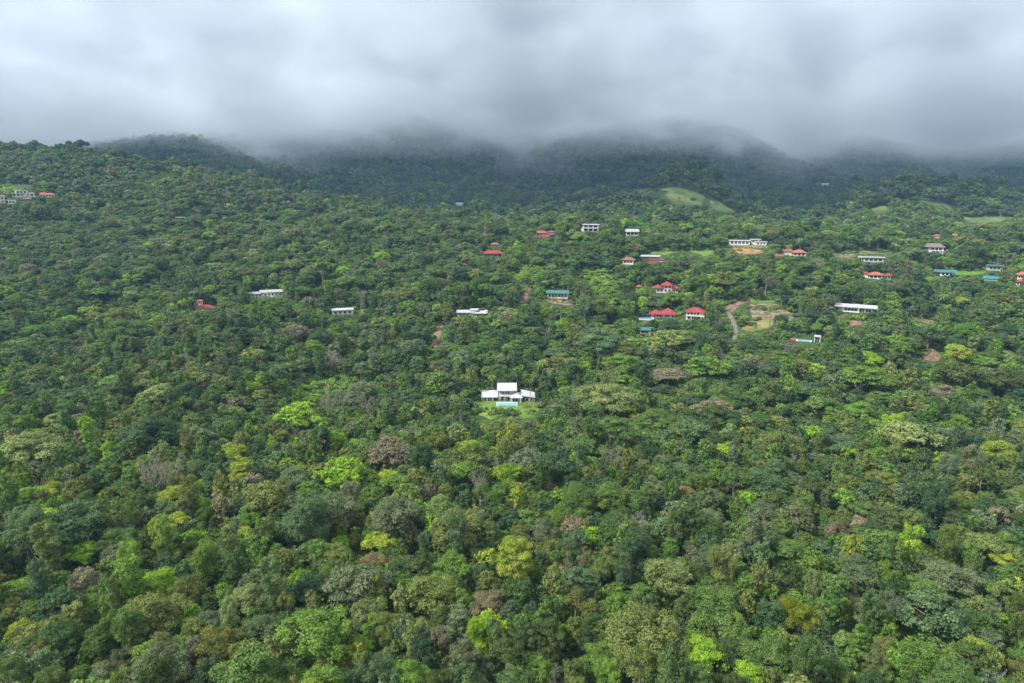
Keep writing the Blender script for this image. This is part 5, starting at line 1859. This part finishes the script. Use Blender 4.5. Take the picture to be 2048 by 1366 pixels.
# ------------------------------------------------------------------ garden planting and poles
GARDEN = [(1000, 826, 1.9, 'dark', 'rounded dark garden bush at the pool wall of the white villa'), (1018, 827, 2.2, 'deep', 'widest dark garden bush in front of the villa pool'), (1034, 829, 1.7, 'dark', 'low dark garden bush at the pool corner'),
          (986, 828, 1.8, 'olive', 'olive garden bush on the villa lawn'), (1050, 815, 1.6, 'rust', 'reddish garden bush on the villa lawn'), (950, 822, 1.7, 'fresh', 'fresh green garden bush at the lawn edge'), (1062, 826, 1.5, 'mid', 'small green garden bush at the far lawn edge'),
          (1400, 500, 2.0, 'mid', 'lone green bush on the bright sloping lawn'), (1330, 385, 3.0, 'dark', 'dark bush on the round pasture hill'), (1365, 375, 2.6, 'dark', 'small bush high on the round pasture hill'), (1385, 400, 3.2, 'dark', 'dark bush at the foot of the round pasture hill')]
for px_, py_, k_, tn_, lb in GARDEN:
    p, dd = hit(px_, py_, 0.0, 60.0 if py_ > 450 else 900.0)
    o = bpy.data.objects.new('garden_bush', None); col.objects.link(o)
    o.location = (p[0], p[1], p[2] + CAM_Z)
    o.scale = (k_ * 1.2, k_ * 1.2, k_)
    c = bpy.data.objects.new('foliage', lib.objects['%03d_source' % random.choice(SHR)].data); col.objects.link(c); c.parent = o
    c['tint'] = list(TINT[tn_])
    tag(o, lb, 'bush')
for px_, py_, hm, lb in ((567, 592, 9.5, 'pale utility pole beside the long white bungalow'), (905, 600, 9.0, 'thin utility pole uphill of the stepped white modern house'), (1462, 655, 8.0, 'utility pole beside the grey gravel road')):
    p, dd = hit(px_, py_)
    o = bpy.data.objects.new('utility_pole', None); col.objects.link(o)
    o.location = (p[0], p[1], p[2] + CAM_Z)
    v, f = tube_vf([(0, 0, -1), (0, 0, hm)], [.17, .11], 8)
    mesh_obj('shaft', v, f, MT['concrete'], o)
    v, f = box_vf(-.9, .9, -.13, -.03 + .1, hm - .9, hm - .75)
    mesh_obj('crossarm', v, f, MT['wood'], o)
    tag(o, lb, 'pole')


# ------------------------------------------------------------------ the cloud on the mountains and the haze
def box_obj(name, lo, hi, m):
    v, f = box_vf(lo[0], hi[0], lo[1], hi[1], lo[2], hi[2])
    return mesh_obj(name, v, f, m)


def cloud():
    m, t, o = mat('cloud_vapour')
    pv = N(t, 'ShaderNodeVolumePrincipled')
    pv.inputs['Color'].default_value = (0.83, 0.88, 0.935, 1)
    pv.inputs['Density'].default_value = 1.0
    pv.inputs['Density Attribute'].default_value = 'density'
    t.links.new(pv.outputs[0], o.inputs['Volume'])
    m.cycles.volume_step_rate = 3.0
    me = bpy.data.meshes.new('low_cloud')
    me.materials.append(m)
    c = bpy.data.objects.new('low_cloud', me)
    col.objects.link(c)
    tag(c, 'low grey cloud bank lying on the mountain tops', None, None, 'stuff')
    ng = bpy.data.node_groups.new('low_cloud', 'GeometryNodeTree')
    ng.interface.new_socket('Geometry', in_out='INPUT', socket_type='NodeSocketGeometry')
    ng.interface.new_socket('Geometry', in_out='OUTPUT', socket_type='NodeSocketGeometry')
    go = ng.nodes.new('NodeGroupOutput')
    L = ng.links.new
    mn = lambda *a, **k: math_node(ng, *a, **k)
    pos = ng.nodes.new('GeometryNodeInputPosition')
    sep = ng.nodes.new('ShaderNodeSeparateXYZ')
    L(pos.outputs[0], sep.inputs[0])
    X, Y, Z = sep.outputs

    def noise(sx, sy, sz, detail, rough, dist):
        vm = ng.nodes.new('ShaderNodeVectorMath')
        vm.operation = 'MULTIPLY'
        vm.inputs[1].default_value = (1 / sx, 1 / sy, 1 / sz)
        L(pos.outputs[0], vm.inputs[0])
        n = ng.nodes.new('ShaderNodeTexNoise')
        L(vm.outputs[0], n.inputs['Vector'])
        n.inputs['Scale'].default_value = 1.0
        n.inputs['Detail'].default_value = detail
        n.inputs['Roughness'].default_value = rough
        n.inputs['Distortion'].default_value = dist
        return mn('SUBTRACT', n.outputs[0], .5)
    n1 = noise(430, 600, 300, 3.0, .5, .6)
    n2 = noise(250, 230, 140, 4.0, .62, .9)
    n3 = noise(80, 100, 50, 3.0, .62, .6)
    # the underside: low over the mountains, rising towards the open valley, lower still over the left shoulder
    west = mn('DIVIDE', mn('ADD', X, 250.0), -900.0, clamp=True)
    zb = mn('MULTIPLY_ADD', mn('MAXIMUM', mn('SUBTRACT', 2050.0, Y), 0.0), CLOUD_RISE, CAM_Z + CLOUD_BASE)  # forward part, above the view, extended to shade the far slopes
    zb = mn('MULTIPLY_ADD', west, -60.0, zb)
    u = mn('DIVIDE', X, Y)
    for uc, uw, dz in ((-.37, .085, 75.0), (.01, .04, 45.0), (.42, .055, 75.0), (.62, .07, 30.0)):   # vapour pours down the saddles between the peaks
        q = mn('DIVIDE', mn('SUBTRACT', u, uc), uw)
        zb = mn('SUBTRACT', zb, mn('MULTIPLY', mn('POWER', 2.718, mn('MULTIPLY', mn('MULTIPLY', q, q), -1.0)), dz))
    up = mn('SUBTRACT', Z, zb)
    hh = mn('ADD', up, mn('MULTIPLY', n1, 260.0))
    hh = mn('ADD', hh, mn('MULTIPLY', n2, 330.0))
    hh = mn('ADD', hh, mn('MULTIPLY', n3, 170.0))
    a = mn('POWER', mn('DIVIDE', hh, 130.0, clamp=True), 1.4)
    tp = mn('DIVIDE', mn('SUBTRACT', 340.0, mn('MULTIPLY_ADD', n1, 500.0, up)), 130.0, clamp=True)
    fr = mn('DIVIDE', mn('SUBTRACT', mn('MULTIPLY_ADD', n1, 500.0, Y), 900.0), 300.0, clamp=True)
    patchy = mn('MULTIPLY_ADD', n1, 1.5, 1.0, clamp=False)
    patchy = mn('MAXIMUM', patchy, .25)
    d = mn('MULTIPLY', mn('MULTIPLY', mn('MULTIPLY', a, tp), fr), mn('MULTIPLY', patchy, CLOUD_DENSITY))
    veil = mn('MULTIPLY', mn('DIVIDE', mn('ADD', mn('MULTIPLY_ADD', n1, 300.0, up), 210.0), 260.0, clamp=True), mn('DIVIDE', mn('SUBTRACT', Y, 1350.0), 600.0, clamp=True))
    d = mn('ADD', d, mn('MULTIPLY', mn('MULTIPLY', veil, tp), .00060))
    vc = ng.nodes.new('GeometryNodeVolumeCube')
    L(d, vc.inputs['Density'])
    lo, hi = (-3000, 750, CAM_Z + 60), (3000, 3450, CAM_Z + 800)
    vc.inputs['Min'].default_value = lo
    vc.inputs['Max'].default_value = hi
    for ax, nm in enumerate(('Resolution X', 'Resolution Y', 'Resolution Z')):
        vc.inputs[nm].default_value = int((hi[ax] - lo[ax]) / (16, 20, 12)[ax])
    sm = ng.nodes.new('GeometryNodeSetMaterial')
    sm.inputs['Material'].default_value = m
    L(vc.outputs[0], sm.inputs[0])
    L(sm.outputs[0], go.inputs[0])
    md = c.modifiers.new('density', 'NODES')
    md.node_group = ng


CLOUD_BASE, CLOUD_RISE, CLOUD_DENSITY = 226.0, 0.175, 0.0060


def haze():
    m, t, o = mat('haze_air')
    pv = N(t, 'ShaderNodeVolumePrincipled')
    pv.inputs['Color'].default_value = (0.38, 0.66, 1.0, 1)
    pv.inputs['Density'].default_value = 0.000062
    t.links.new(pv.outputs[0], o.inputs['Volume'])
    zmin = float(GZ.min()) + CAM_Z
    b = box_obj('haze', (-6300, -60, zmin - 1.5), (6300, 5300, CAM_Z + 640), m)
    tag(b, 'thin blue haze over the valley and hills', None, None, 'stuff')


cloud()
haze()
